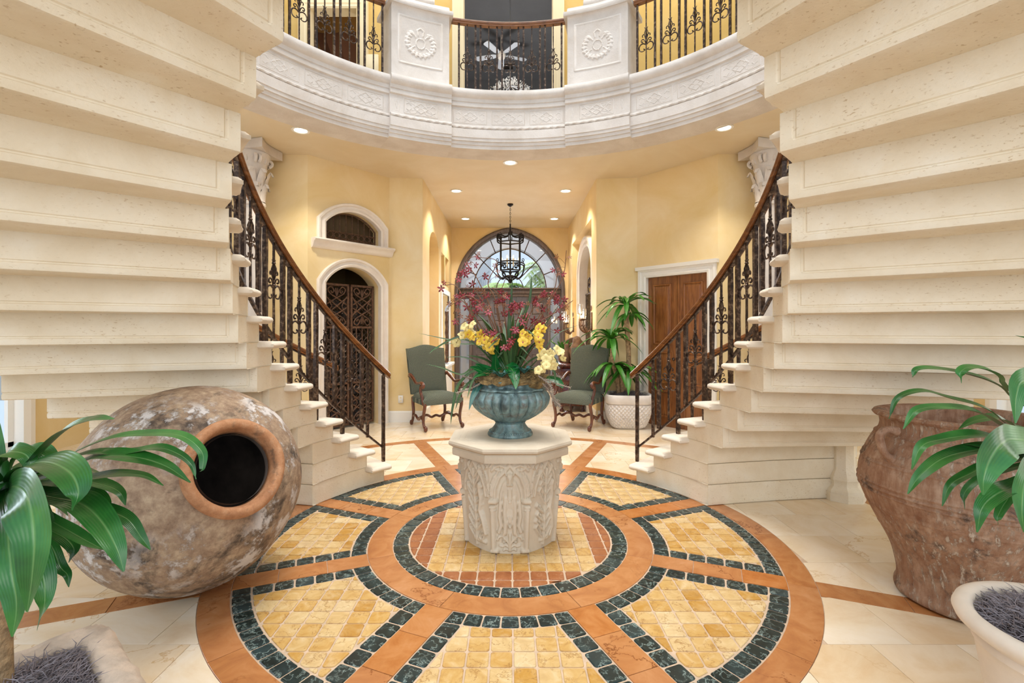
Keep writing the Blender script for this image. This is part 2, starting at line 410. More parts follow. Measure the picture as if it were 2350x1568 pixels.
OFF = {}
def root(name, label, cat, loc=(0, 0, 0), group=None, kind=None):
    o = bpy.data.objects.new(name, None); C.objects.link(o); o.location = loc; o.empty_display_size = .1
    OFF[o] = Vector(loc)
    tag(o, label, cat, group, kind); return o
def tag(o, label=None, cat=None, group=None, kind=None):
    if label: o['label'] = label
    if cat: o['category'] = cat
    if group: o['group'] = group
    if kind: o['kind'] = kind
    return o
def rel(o): return OFF.get(o, Vector((0, 0, 0)))
def obj(name, b, mat, parent=None, smooth=True, label=None, kind=None, auto=46, loc=None):
    me = bpy.data.meshes.new(name)
    off = rel(parent) if parent is not None else (Vector(loc) if loc is not None else Vector((0, 0, 0)))
    vs_ = [(p[0]-off.x, p[1]-off.y, p[2]-off.z) for p in b.v] if off.length > 0 else b.v
    me.from_pydata(vs_, [], b.f)
    if isinstance(mat, str): mat = M[mat]
    me.materials.append(mat)
    if smooth:
        me.polygons.foreach_set('use_smooth', [True] * len(me.polygons))
        try: me.set_sharp_from_angle(angle=R(auto))
        except Exception: pass
    if b.att and len(b.att) == len(b.v):
        a_ = me.attributes.new('across', 'FLOAT', 'POINT'); a_.data.foreach_set('value', b.att)
    me.update()
    o = bpy.data.objects.new(name, me); C.objects.link(o)
    if parent is not None: o.parent = parent; OFF[o] = off
    elif loc is not None: o.location = loc; OFF[o] = off
    if label: o['label'] = label
    if kind: o['kind'] = kind
    return o
def single(name, b, mat, label, cat, group=None, kind=None, loc=None, **k):
    return tag(obj(name, b, mat, None, loc=loc, **k), label, cat, group, kind)
def struct(name, b, mat, parent=None, smooth=False, label=None, **k):
    o = obj(name, b, mat, parent, smooth, label, **k)
    if parent is None: o['kind'] = 'structure'
    return o
def copy_tree(o, parent=None):
    c = o.copy(); C.objects.link(c)
    if parent is not None: c.parent = parent
    for ch in list(o.children): copy_tree(ch, c)
    return c
def inst(src, parent=None, loc=None, rotz=None, scale=None, basis=None):
    c = src.copy(); C.objects.link(c)
    if parent is not None: c.parent = parent
    if basis is not None: c.matrix_basis = basis
    if loc is not None: c.location = loc
    if rotz is not None: c.rotation_euler = (0, 0, rotz)
    if scale is not None: c.scale = scale
    return c
def spiral(cx, cz, r0, r1, a0, a1, n=14):
    return [(cx + (r0 + (r1-r0)*i/n) * math.cos(a0 + (a1-a0)*i/n), cz + (r0 + (r1-r0)*i/n) * math.sin(a0 + (a1-a0)*i/n)) for i in range(n+1)]
def px(x, y, Y):
    return Vector(((x - CXP) / FPX * Y, Y, H - (y - HOR) / FPX * Y))
def bez(pts, n=10):
    """Catmull-Rom through the points"""
    P = [Vector(p) for p in pts]
    P = [P[0]*2 - P[1]] + P + [P[-1]*2 - P[-2]]
    out = []
    for i in range(1, len(P) - 2):
        for k in range(n):
            t = k / n; a, b, c, d = P[i-1], P[i], P[i+1], P[i+2]
            out.append(.5 * ((2*b) + (c-a)*t + (2*a-5*b+4*c-d)*t*t + (3*b-a-3*c+d)*t*t*t))
    out.append(P[-2]); return out

# ---------------------------------------------------------------- 2D clipping for the inlaid floor
def clip_half(poly, a, b, c):
    """keep a*x + b*y <= c"""
    out = []
    n = len(poly)
    for i in range(n):
        p, q = poly[i], poly[(i+1) % n]
        dp = a*p[0] + b*p[1] - c; dq = a*q[0] + b*q[1] - c
        if dp <= 0: out.append(p)
        if (dp < 0 < dq) or (dq < 0 < dp):
            t = dp / (dp - dq); out.append((p[0] + (q[0]-p[0])*t, p[1] + (q[1]-p[1])*t))
    return out
def clip_circle(poly, rad, inside=True):
    """clip by the circle of radius rad about the medallion centre (0, 0)"""
    if not poly: return poly
    n = len(poly); out = []; tags = []
    sgn = 1 if inside else -1
    f = lambda p: sgn * (math.hypot(*p) - rad)
    if all(f(p) <= 0 for p in poly) and inside: return poly
    for i in range(n):
        p, q = poly[i], poly[(i+1) % n]
        if f(p) <= 0: out.append(p); tags.append(0)
        dx, dy = q[0]-p[0], q[1]-p[1]
        A = dx*dx + dy*dy; Bq = 2*(p[0]*dx + p[1]*dy); Cq = p[0]**2 + p[1]**2 - rad*rad
        D = Bq*Bq - 4*A*Cq
        if D > 0 and A > 1e-12:
            s = math.sqrt(D)
            for t in sorted(((-Bq - s)/(2*A), (-Bq + s)/(2*A))):
                if 1e-9 < t < 1 - 1e-9:
                    e = (p[0]+dx*t, p[1]+dy*t)
                    e2 = (p[0]+dx*(t+1e-4), p[1]+dy*(t+1e-4))
                    out.append(e); tags.append(1 if f(e2) > 0 else 2)
    if len(out) < 3: return []
    res = []; m = len(out)
    for i in range(m):
        res.append(out[i])
        if tags[i] == 1 and tags[(i+1) % m] == 2:
            a0 = math.atan2(out[i][1], out[i][0]); a1 = math.atan2(out[(i+1) % m][1], out[(i+1) % m][0])
            d = (a1 - a0 + PI) % (2*PI) - PI
            k = int(abs(d) / R(3.0))
            for j in range(1, k+1):
                aa = a0 + d*j/(k+1); res.append((rad*math.cos(aa), rad*math.sin(aa)))
    return res
def area2(p):
    return abs(sum(p[i][0]*p[(i+1) % len(p)][1] - p[(i+1) % len(p)][0]*p[i][1] for i in range(len(p)))) / 2

# ================================================================ THE SETTING
D = 3.306          # distance to the centre of the rotunda
ZC = 3.70          # height of the lower ceiling
# ---------------------------------------------------------------- floor
b = B(); b.box((0, 4.0, -.055), (13, 15.4, .10)); FLOOR = struct('floor', b, 'grout')
def clean(p, d=.006):
    """drop near-duplicate points and needle corners"""
    for _ in range(4):
        q = []
        for v in p:
            if not q or math.hypot(v[0]-q[-1][0], v[1]-q[-1][1]) > d: q.append(v)
        while len(q) > 2 and math.hypot(q[0][0]-q[-1][0], q[0][1]-q[-1][1]) <= d: q.pop()
        n = len(q); out = []
        for i in range(n):
            a, b_, c = q[i-1], q[i], q[(i+1) % n]
            u = (a[0]-b_[0], a[1]-b_[1]); w_ = (c[0]-b_[0], c[1]-b_[1]); lu = math.hypot(*u) or 1e-9; lw = math.hypot(*w_) or 1e-9
            cs = (u[0]*w_[0]+u[1]*w_[1])/lu/lw
            if cs > .85 and n > 3:      # needle: blunt it
                t = min(.35*lu, .35*lw, .02)
                out += [(b_[0]+u[0]/lu*t, b_[1]+u[1]/lu*t), (b_[0]+w_[0]/lw*t, b_[1]+w_[1]/lw*t)]
            elif cs > .6: 
                t = min(.3*lu, .3*lw, .012); out += [(b_[0]+u[0]/lu*t, b_[1]+u[1]/lu*t), (b_[0]+w_[0]/lw*t, b_[1]+w_[1]/lw*t)]
            else: out.append(b_)
        if len(out) == len(p): return out
        p = out
        if len(p) < 3: return p
    return p
def tilepart(name, poly, mat, gap=.003, bev=.002, corner=0.0, label=None, z=0.0):
    """poly relative to the medallion centre"""
    poly = clean(poly)
    if len(poly) < 3 or area2(poly) < 7e-4: return None
    p = clean(inset(poly, gap), .003)
    if len(p) < 3 or area2(p) > area2(poly): return None
    if corner:
        q = []
        n = len(p)
        for i in range(n):
            a, c, e = p[i-1], p[i], p[(i+1) % n]
            la = math.hypot(a[0]-c[0], a[1]-c[1]) or 1; le = math.hypot(e[0]-c[0], e[1]-c[1]) or 1
            u = ((a[0]-c[0])/la, (a[1]-c[1])/la); v = ((e[0]-c[0])/le, (e[1]-c[1])/le)
            dot = u[0]*v[0]+u[1]*v[1]
            if dot < -.85 or la < 3*corner or le < 3*corner: q.append(c); continue
            q.append((c[0]+u[0]*corner, c[1]+u[1]*corner)); q.append((c[0]+(u[0]+v[0])*corner*.3, c[1]+(u[1]+v[1])*corner*.3)); q.append((c[0]+v[0]*corner, c[1]+v[1]*corner))
        p = q
    b = B(); b.prism([(x, y + D) for x, y in p], -.006, z, bev)
    return obj(name, b, mat, FLOOR, False, label)
def arcpoly(r0, r1, a0, a1, n=3):
    return [(r1*math.cos(a0+(a1-a0)*i/n), r1*math.sin(a0+(a1-a0)*i/n)) for i in range(n+1)] + [(r0*math.cos(a1-(a1-a0)*i/n), r0*math.sin(a1-(a1-a0)*i/n)) for i in range(n+1)]
R0, R1, R2, R3, R4, R5, R6 = .677, .780, .937, 1.657, 1.802, 2.93, 3.07
SW = .079
def under(x, y):
    """hidden below the staircase base or the wellhead"""
    r = math.hypot(x, y); a = math.degrees(math.atan2(y, abs(x)))
    return (1.80 < r < 2.85 and 21 < a < 44) or r < .24
nG = 44
for i in range(nG):
    a = 2*PI*i/nG; w_ = 2*PI/nG
    tilepart('green_tile', arcpoly(R0, R1, a - w_/2, a + w_/2, 2), 'green', .004, .003, .010)
for k in range(8):
    ac = -PI/2 + k*PI/4
    # orange inner ring and outer ring
    tilepart('orange_slab', arcpoly(R1, R2, ac - PI/8, ac + PI/8, 10), 'orange', .0016, .001)
    for j in range(2):
        a0 = ac - PI/8 + j*PI/8
        tilepart('orange_slab', arcpoly(R3, R4, a0, a0 + PI/8, 8), 'orange', .0016, .001)
    # spokes
    sa = ac + PI/8; c_, s_ = math.cos(sa), math.sin(sa)
    def rect(r0, r1, w0=-SW, w1=SW): return [(r0*c_ - w0*s_, r0*s_ + w0*c_), (r1*c_ - w0*s_, r1*s_ + w0*c_), (r1*c_ - w1*s_, r1*s_ + w1*c_), (r0*c_ - w1*s_, r0*s_ + w1*c_)]
    for r0, r1 in ((.85, 1.17), (1.17, 1.43), (1.43, 1.75)):
        tilepart('orange_slab', clip_circle(clip_circle(rect(r0, r1), R2, False), R3, True), 'orange', .0016, .001)
    for r0, r1 in ((1.75, 2.2), (2.2, 2.6), (2.6, 3.0)):
        p = clip_circle(clip_circle(rect(r0, r1), R4, False), R5, True)
        cx = sum(q[0] for q in p)/max(1, len(p)); cy = sum(q[1] for q in p)/max(1, len(p))
        if not under(cx, cy): tilepart('orange_slab', p, 'orange', .0016, .001)
    for j in range(3):
        a0 = ac - PI/8 + j*PI/12
        am = a0 + PI/24
        if math.sin(am) > -.5: tilepart('orange_slab', arcpoly(R5, R6, a0, a0 + PI/12, 6), 'orange', .0016, .001)
    # green border of the wedge
    def hp(poly, off):
        # inside both spoke edges of this wedge, offset off
        for sgn in (-1, 1):
            an = ac + sgn*PI/8
            nx, ny = -math.sin(an)*sgn, math.cos(an)*sgn       # outward normal
            poly = clip_half(poly, nx, ny, -off)
            if len(poly) < 3: return []
        return poly
    for (ra, rb, n) in ((R3 - .098, R3 - .003, 13), (R2 + .003, R2 + .098, 7)):
        h = PI/8 - math.asin(SW/((ra+rb)/2)) + .005
        for i in range(n):
            a0 = ac - h + 2*h*i/n; a1 = a0 + 2*h/n
            e0 = a0 - (.03 if i == 0 else 0); e1 = a1 + (.03 if i == n-1 else 0)
            tilepart('green_tile', hp(arcpoly(ra, rb, e0, e1, 2), SW), 'green', .004, .003, .009)
    for sgn in (-1, 1):
        an = ac + sgn*PI/8; ct, st = math.cos(an), math.sin(an)
        nx, ny = -st*sgn, ct*sgn
        lo = math.sqrt((R2 + .098)**2 - SW**2); hi = math.sqrt((R3 - .098)**2 - (SW+.095)**2)
        n = 5
        for i in range(n):
            t0 = lo + (hi-lo)*i/n; t1 = lo + (hi-lo)*(i+1)/n
            pp = [(ct*t - nx*o, st*t - ny*o) for t, o in ((t0, SW), (t1, SW), (t1, SW+.097), (t0, SW+.097))]
            if i == 0: pp = [(ct*t - nx*o, st*t - ny*o) for t, o in ((t0-.02, SW), (t1, SW), (t1, SW+.097), (t0-.02, SW+.097))]; pp = clip_circle(pp, R2+.098, False)
            if i == n-1: pp = [(ct*t - nx*o, st*t - ny*o) for t, o in ((t0, SW), (t1+.06, SW), (t1+.06, SW+.097), (t0, SW+.097))]; pp = clip_circle(pp, R3-.098, True)
            tilepart('green_tile', pp, 'green', .005, .003, .012)
# yellow and red tumbled squares on one grid
P_ = .1
cells = []
for ix in range(-17, 17):
    for iy in range(-17, 17):
        x0, y0 = ix*P_ + .012, iy*P_
        q = [(x0, y0), (x0+P_, y0), (x0+P_, y0+P_), (x0, y0+P_)]
        cx, cy = x0 + P_/2, y0 + P_/2; rc = math.hypot(cx, cy)
        if rc > 1.66: continue
        if rc < R0 + .08:
            p = clip_circle(q, R0 - .002, True)
            if len(p) >= 3 and area2(p) > 8e-4 and rc > .22:
                cells.append((p, 'red' if max(abs(cx), abs(cy)) > .5 else 'yellow'))
        if rc > R2:
            for k in range(8):
                ac = -PI/2 + k*PI/4
                if abs((math.atan2(cy, cx) - ac + PI) % (2*PI) - PI) > PI/8 + .05: continue
                p = q
                for sgn in (-1, 1):
                    an = ac + sgn*PI/8
                    p = clip_half(p, -math.sin(an)*sgn, math.cos(an)*sgn, -(SW + .098))
                    if len(p) < 3: break
                if len(p) >= 3: p = clip_circle(clip_circle(p, R2 + .1, False), R3 - .1, True)
                if len(p) >= 3 and area2(p) > 8e-4: cells.append((p, 'yellow'))
cells.sort(key=lambda c: sum(q[1] for q in c[0])/len(c[0]))
cnt = 0; rest = B()
for p, m in cells:
    p = clean(p)
    if len(p) < 3: continue
    if m == 'red': tilepart('red_tile', p, 'red', .005, .003, .010)
    elif cnt < 296: tilepart('yellow_tile', p, 'yellow', .004, .0025, .010); cnt += 1
    else: rest.prism([(x, y+D) for x, y in inset(p, .004)], -.006, 0, .0025)
if rest.v: obj('far_yellow_tiles', rest, 'yellow', FLOOR, kind='stuff')
# travertine field
TP = .378; big = []
def addbig(p):
    if len(p) >= 3 and area2(p) > .003:
        cx = sum(q[0] for q in p)/len(p); cy = sum(q[1] for q in p)/len(p)
        if under(cx, cy): return
        Y = cy + D
        if Y < .9: return
        vis = abs(cx/Y) < 1.25
        big.append(((0 if vis else 100) + Y, p))
for ix in range(-16, 16):
    for iy in range(-8, 21):
        ox = .5*TP*(iy % 2)
        x0, y0 = ix*TP + ox + .09, iy*TP - .02
        q = [(x0, y0), (x0+TP, y0), (x0+TP, y0+TP), (x0, y0+TP)]
        cx, cy = x0+TP/2, y0+TP/2; rc = math.hypot(cx, cy)
        if cy + D > 7.3 and abs(cx) > 1.6: continue
        if rc > 2.7: addbig(clip_circle(q, R6, False))
        if 1.5 < rc < 3.2:
            p = clip_circle(clip_circle(q, R4, False), R5, True)
            if len(p) < 3: continue
            for k in range(8):
                ac = -PI/2 + k*PI/4; pp = p
                if abs((math.atan2(cy, cx) - ac + PI) % (2*PI) - PI) > PI/8 + .16: continue
                for sgn in (-1, 1):
                    an = ac + sgn*PI/8
                    pp = clip_half(pp, -math.sin(an)*sgn, math.cos(an)*sgn, -SW)
                    if len(pp) < 3: break
                if len(pp) >= 3: addbig(pp)
big.sort(key=lambda t: t[0])
for _, p in big[:296]: tilepart('travertine_tile', p, 'travertine', .0012, .0008)
rest = B()
for _, p in big[296:]: rest.prism([(x, y+D) for x, y in inset(p, .0012)], -.006, 0)
obj('far_travertine_tiles', rest, 'travertine', FLOOR, kind='stuff')

# ---------------------------------------------------------------- walls with openings
def arch(u0, u1, z0, zs, za, n=14, kind='ellipse'):
    """opening outline, counter-clockwise from bottom left; zs = springing, za = apex"""
    c = (u0+u1)/2; hw = (u1-u0)/2; P = [(u0, z0), (u1, z0)]
    top = archtop(u0, u1, zs, za, n, kind)
    return P + top
def archtop(u0, u1, zs, za, n=14, kind='ellipse'):
    c = (u0+u1)/2; hw = (u1-u0)/2; h = za - zs
    if kind == 'seg':
        rr = (hw*hw + h*h)/(2*h); a = math.asin(min(1, hw/rr)) if h < hw else PI - math.asin(hw/rr)
        return [(c + rr*math.sin(a - 2*a*i/n), za - rr + rr*math.cos(a - 2*a*i/n)) for i in range(n+1)]
    if kind == 'point':
        e = (h*h - hw*hw)/(2*hw); rr = hw + e; a = math.acos(e/rr)
        L = [(c - e + rr*math.cos(a*i/(n//2)), zs + rr*math.sin(a*i/(n//2))) for i in range(n//2+1)]
        return L + [(2*c - u, z) for u, z in reversed(L[:-1])]
    return [(c + hw*math.cos(PI*i/n), zs + h*math.sin(PI*i/n)) for i in range(n+1)]
class Wall:
    """plane from p0 to p1, room on the side of n (left of p0->p1)"""
    def __init__(s, p0, p1):
        s.p = Vector((p0[0], p0[1], 0)); d = Vector((p1[0]-p0[0], p1[1]-p0[1], 0)); s.L = d.length; s.t = d.normalized(); s.n = Vector((-s.t.y, s.t.x, 0))
    def at(s, u, w, z): return s.p + s.t*u + s.n*w + Vector((0, 0, z))
    def build(s, name, z0, z1, holes=(), depth=.25, mat='wall', u0=0, u1=None):
        u1 = s.L if u1 is None else u1
        b = B(); outer = [(u0, z0), (u1, z0), (u1, z1), (u0, z1)]
        b.poly3([outer] + [list(h) for h in holes], lambda u, z: s.at(u, 0, z))
        b.poly3([outer] + [list(h) for h in holes], lambda u, z: s.at(u, -depth, z))
        for lp in [outer] + list(holes):
            n = len(lp)
            for i in range(n):
                a, c = lp[i], lp[(i+1) % n]
                if abs(a[1]) < 1e-6 and abs(c[1]) < 1e-6: continue
                b.add([s.at(a[0], 0, a[1]), s.at(c[0], 0, c[1]), s.at(c[0], -depth, c[1]), s.at(a[0], -depth, a[1])], [(0, 1, 2, 3)])
        return struct(name, b, mat)
    def casing(s, b, path, prof, closed=False):
        """sweep profile (offset outward of the path, height off the wall) along path (u, z)"""
        n = len(path); m = len(prof)
        rows = []
        for i in range(n):
            a = path[i-1] if (i or closed) else None; c = path[i]; e = path[(i+1) % n] if (i < n-1 or closed) else None
            ns = []
            for p, q in ((a, c), (c, e)):
                if p is None or q is None: continue
                dx, dz = q[0]-p[0], q[1]-p[1]; l = math.hypot(dx, dz) or 1e-9
                ns.append((-dz/l, dx/l))
            nx = sum(k[0] for k in ns); nz = sum(k[1] for k in ns); l = math.hypot(nx, nz) or 1e-9; nx /= l; nz /= l
            k = 1/max(.5, nx*ns[0][0] + nz*ns[0][1])
            rows.append([s.at(c[0] + nx*o*k, h, c[1] + nz*o*k) for o, h in prof])
        P = [p for r in rows for p in r]; F = []
        for i in range(n if closed else n-1):
            for j in range(m-1): F.append((i*m+j, ((i+1) % n)*m+j, ((i+1) % n)*m+j+1, i*m+j+1))
        if not closed: F += [tuple(range(m)), tuple(range((n-1)*m + m - 1, (n-1)*m - 1, -1))]
        return b.add(P, F)
def oarch(u0, u1, z0, zs, za, n=14, kind='ellipse'):
    """open path: up the left side (u0), over the arch, down the right; left-hand normal points outward"""
    top = archtop(u0, u1, zs, za, n, kind)[::-1]
    return [(u0, z0)] + top + [(u1, z0)]
CAS = [(-.005, -.04), (-.005, .035), (.02, .045), (.035, .03), (.07, .03), (.08, .055), (.105, .06), (.115, .04), (.115, 0)]

# -- north-west angled wall with iron gate and fanlight window above
# room is in front: walls run so that the left-hand normal points to the room
WNW = Wall((-1.83, 7.32), (-2.66, 6.35))
gu0, gu1 = .165, 1.04
gate_open = arch(gu0, gu1, 0.0, 2.04, 2.29, 16, 'seg')
win_open = arch(gu0, gu1, 2.62, 2.86, 3.06, 16, 'seg')
WNW.build('wall_northwest', 0, ZC, [gate_open, win_open], .28)
b = B(); WNW.casing(b, oarch(gu0, gu1, 0.0, 2.04, 2.29, 16, 'seg'), CAS); S_ = single('gate_surround', b, 'trimstone', 'white stone arched surround around the rusty iron double gate', 'door surround')
sur = root('fanlight_window', 'small segmental-arched stone window with dark leaded grille above the iron gate', 'window', tuple(WNW.at((gu0+gu1)/2, 0, 2.6)))
b = B(); WNW.casing(b, oarch(gu0, gu1, 2.62, 2.86, 3.06, 16, 'seg'), CAS); obj('surround', b, 'trimstone', sur)
b = B(); WNW.casing(b, [(gu0 - .19, 2.62), (gu1 + .19, 2.62)], [(0, -.0), (0, .11), (-.02, .12), (-.04, .11), (-.05, .08), (-.09, .06), (-.115, .045), (-.13, .02), (-.13, 0)]); obj('sill', b, 'trimstone', sur)
b = B(); b.poly3([arch(gu0, gu1, 2.60, 2.86, 3.06, 16, 'seg')], lambda u, z: WNW.at(u, -.18, z)); obj('pane', b, simple('bronze_leaded_glass', '#4a3a26', .25), sur)
g = B()
zt = lambda u: archtop(gu0, gu1, 2.86, 3.06, 40, 'seg')[min(40, max(0, int(40 - (u-gu0)/(gu1-gu0)*40)))][1]
for i in range(1, 9):
    u = gu0 + (gu1-gu0)*i/9; g.tube([WNW.at(u, -.12, 2.62), WNW.at(u, -.12, zt(u))], .006, 5)
for z in (2.68, 2.78): g.tube([WNW.at(gu0, -.12, z), WNW.at(gu1, -.12, z)], .007, 5)
for i in range(9):
    u = gu0 + (gu1-gu0)*(i+.5)/9; g.tube([WNW.at(u + .038*math.cos(a), -.115, 2.73 + .038*math.sin(a)) for a in np.linspace(0, 2*PI, 13)[:-1]], .005, 5, closed=True)
g.tube([WNW.at(u, -.12, z) for u, z in oarch(gu0+.01, gu1-.01, 2.63, 2.85, 3.05, 16, 'seg')], .012, 5)
obj('iron_grille', g, 'gate', sur)
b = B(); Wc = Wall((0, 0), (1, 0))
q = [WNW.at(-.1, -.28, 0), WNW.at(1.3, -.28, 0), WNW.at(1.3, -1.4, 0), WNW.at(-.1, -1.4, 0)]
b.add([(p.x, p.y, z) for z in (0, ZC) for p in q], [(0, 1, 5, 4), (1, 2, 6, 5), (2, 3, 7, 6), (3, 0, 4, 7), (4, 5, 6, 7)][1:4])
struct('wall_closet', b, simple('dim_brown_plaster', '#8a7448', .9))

# -- north-east angled wall with wooden double door
WNE = Wall((2.72, 6.335), (1.92, 7.32))
du0, du1 = 1.269 - 1.269*.895, 1.269 - 1.269*.125
WNE.build('wall_northeast', 0, ZC, [[(du0, 0), (du1, 0), (du1, 2.18), (du0, 2.18)]], .2)
# short walls and returns
W1 = Wall((-1.33, 7.34), (-1.83, 7.32)); W1.build('wall_north_left', 0, ZC)
W2 = Wall((1.92, 7.32), (1.33, 7.36)); W2.build('wall_north_right', 0, ZC)
W3 = Wall((-2.66, 6.35), (-5.3, 6.3)); W3.build('wall_northwest_return', 0, ZC)
W4 = Wall((5.3, 6.3), (2.72, 6.335)); W4.build('wall_northeast_return', 0, ZC)
# foyer side walls
WFL = Wall((-1.33, 10.92), (-1.33, 7.34))
fl = lambda Y: 10.92 - Y
niche = arch(fl(9.0), fl(7.95), 0.0, 2.78, 3.10, 14)
tw = [[(fl(9.78), 2.3), (fl(9.32), 2.3), (fl(9.32), 2.9), (fl(9.78), 2.9)], [(fl(10.45), 2.3), (fl(9.9), 2.3), (fl(9.9), 2.9), (fl(10.45), 2.9)], [(fl(10.45), .72), (fl(9.32), .72), (fl(9.32), 2.12), (fl(10.45), 2.12)]]
WFL.build('wall_west', 0, ZC, [niche] + tw, .3)
b = B(); b.box((-1.72, 8.5, 1.7), (.2, 1.5, 3.4)); b.box((-1.67, 9.9, 2.6), (.1, 1.4, .9)); struct('wall_niche', b, 'wall')
b = B(); WFL.casing(b, [(fl(10.45), .72), (fl(10.45), 2.12), (fl(9.32), 2.12), (fl(9.32), .72)], [(0, -.02), (0, .03), (.09, .03), (.1, 0)])
b.box((-1.29, 9.88, .68), (.16, 1.3, .06), bev=.01); b.box((-1.30, 9.88, .34), (.08, 1.2, .66)); struct('window_1', b, 'white')
b = B(); b.box((-1.60, 9.88, 1.4), (.02, 1.3, 1.5)); struct('window_2', b, emit('daylit_opal_glass', '#e8f0ff', 1.1))
WFR = Wall((1.31, 7.36), (1.31, 10.92))
fr = lambda Y: Y - 7.36
rec = [(fr(7.80), .9), (fr(10.22), .9), (fr(10.22), 3.2), (fr(7.80), 3.2)]
WFR.build('wall_east', 0, ZC, [rec], .14)
WFR2 = Wall((1.45, 7.36), (1.45, 10.92))
ao = (fr(8.28), fr(9.75)); ah = arch(ao[0], ao[1], .98, 2.45, 2.95, 18)
WFR2.build('wall_east_recess', 0, ZC, [ah], .25)
aw = root('arched_grille_window', 'tall arched stone window with black iron bars behind the console table', 'window', (1.45, 9.0, .9))
b = B(); WFR2.casing(b, oarch(ao[0], ao[1], .96, 2.45, 2.95, 18), [(-.01, -.1), (-.01, .06), (.03, .08), (.06, .06), (.1, .06), (.12, .09), (.17, .09), (.19, .05), (.19, 0)]); obj('surround', b, 'trimstone', aw)
b = B(); b.box((1.40, 9.01, .93), (.16, 1.95, .07), bev=.015); obj('sill', b, 'trimstone', aw)
b = B()
for i in range(9):
    Y = 8.36 + i*.165; b.tube([(1.52, Y, .97), (1.52, Y, 2.12)], .011, 5)
for z in (1.02, 2.1): b.tube([(1.52, 8.28, z), (1.52, 9.75, z)], .014, 5)
for sg in (-1, 1):
    sp = spiral(9.0 + sg*.3, 2.28, .18, .03, -PI/2 if sg > 0 else -PI/2, (-PI/2 + sg*PI*2.6), 20); b.tube([(1.52, y, z) for y, z in sp], .012, 5)
b.tube([(1.52, 9.0, 2.1), (1.52, 9.0, 2.75)], .014, 5); obj('iron_grille', b, 'iron', aw)
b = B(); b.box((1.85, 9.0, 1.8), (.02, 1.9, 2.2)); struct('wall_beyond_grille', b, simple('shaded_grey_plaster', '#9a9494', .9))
# front wall
YF = 10.92
WFN = Wall((1.31, YF), (-1.33, YF)); fn = lambda x: 1.31 - x
def parch(hw, zt0, z0, e=.17, zc=2.30, n=11, cx=-.01):
    """pointed arch outline concentric with the front door's; returns list of (x, z) from left foot to right foot"""
    rr = hw + e; a = math.acos(e/rr)
    L = [(cx - e + rr*math.cos(a*i/n), zc + rr*math.sin(a*i/n)) for i in range(n+1)]      # right side, foot to apex
    Lf = [(2*cx - x, z) for x, z in L]
    return [(2*cx - L[0][0], z0)] + Lf + L[::-1][1:] + [(L[0][0], z0)]
po = parch(1.23, 0, 0.0)
WFN.build('wall_north', 0, ZC, [[(fn(x), z) for x, z in po]], .3)
# rotunda side walls with tall white windows
for s, nm in ((-1, 'wall_far_west'), (1, 'wall_far_east')):
    Wd = Wall((s*5.3, 6.4 if s < 0 else -1.0), (s*5.3, -1.0 if s < 0 else 6.4))
    u = (lambda Y: 6.4 - Y) if s < 0 else (lambda Y: Y + 1.0)
    holes = []
    for y0, y1 in ((.2, 1.4), (2.2, 3.4), (4.0, 5.26)):
        a, c = sorted((u(y0), u(y1))); holes.append([(a, .12), (c, .12), (c, 2.6), (a, 2.6)])
    Wd.build(nm, 0, ZC, holes, .2)
    for i, h in enumerate(holes):
        bb = B(); pth = [(h[0][0], .12), (h[3][0], 2.6), (h[2][0], 2.6), (h[1][0], .12)]
        Wd.casing(bb, pth, [(-.02, -.1), (-.02, .03), (.05, .04), (.11, .03), (.11, 0)])
        um = (h[0][0] + h[1][0])/2
        bb.add([Wd.at(uu, ww_, zz) for zz in (.001, .14) for ww_ in (-.13, .05) for uu in (h[0][0]-.02, h[1][0]+.02)], [(0, 2, 3, 1), (4, 5, 7, 6), (0, 1, 5, 4), (2, 6, 7, 3), (0, 4, 6, 2), (1, 3, 7, 5)])
        for uu in (h[0][0] + .04, um, h[1][0] - .04):
            bb.add([Wd.at(uu + du, -.1 + dw, zz) for zz in (.12, 2.6) for du, dw in ((-.04, -.02), (.04, -.02), (.04, .02), (-.04, .02))], [(0, 1, 5, 4), (1, 2, 6, 5), (2, 3, 7, 6), (3, 0, 4, 7)])
        for zz in (.16, 1.0, 1.8, 2.56):
            bb.add([Wd.at(uu, -.1 + dw, zz + dz) for uu in (h[0][0], h[1][0]) for dw, dz in ((-.02, -.03), (.02, -.03), (.02, .03), (-.02, .03))], [(0, 1, 5, 4), (1, 2, 6, 5), (2, 3, 7, 6), (3, 0, 4, 7)])
        wn = struct('window_%d' % (i + 3 + (3 if s > 0 else 0)), bb, 'white')
        gb = B(); gb.add([Wd.at(uu, -.1, zz) for uu, zz in h], [(0, 1, 2, 3)]); obj('pane', gb, 'glass', wn)

# ceiling with the round opening of the rotunda
b = B(); RO = 3.25
ys = 2.2; a0 = math.asin((ys - D)/RO)
hole = [(RO*math.cos(a0 + (PI - 2*a0)*i/60), D + RO*math.sin(a0 + (PI - 2*a0)*i/60)) for i in range(61)]
outer = hole + [(-5.4, ys), (-5.4, 11.2), (5.4, 11.2), (5.4, ys)]
b.poly3([outer], lambda u, v: (u, v, ZC)); b.poly3([outer], lambda u, v: (u, v, 4.30))
n = len(outer)
b.add([(x, y, z) for z in (ZC, 4.30) for x, y in outer], [(i, (i+1) % n, n+(i+1) % n, n+i) for i in range(n)])
CEIL = struct('ceiling', b, 'ceil')
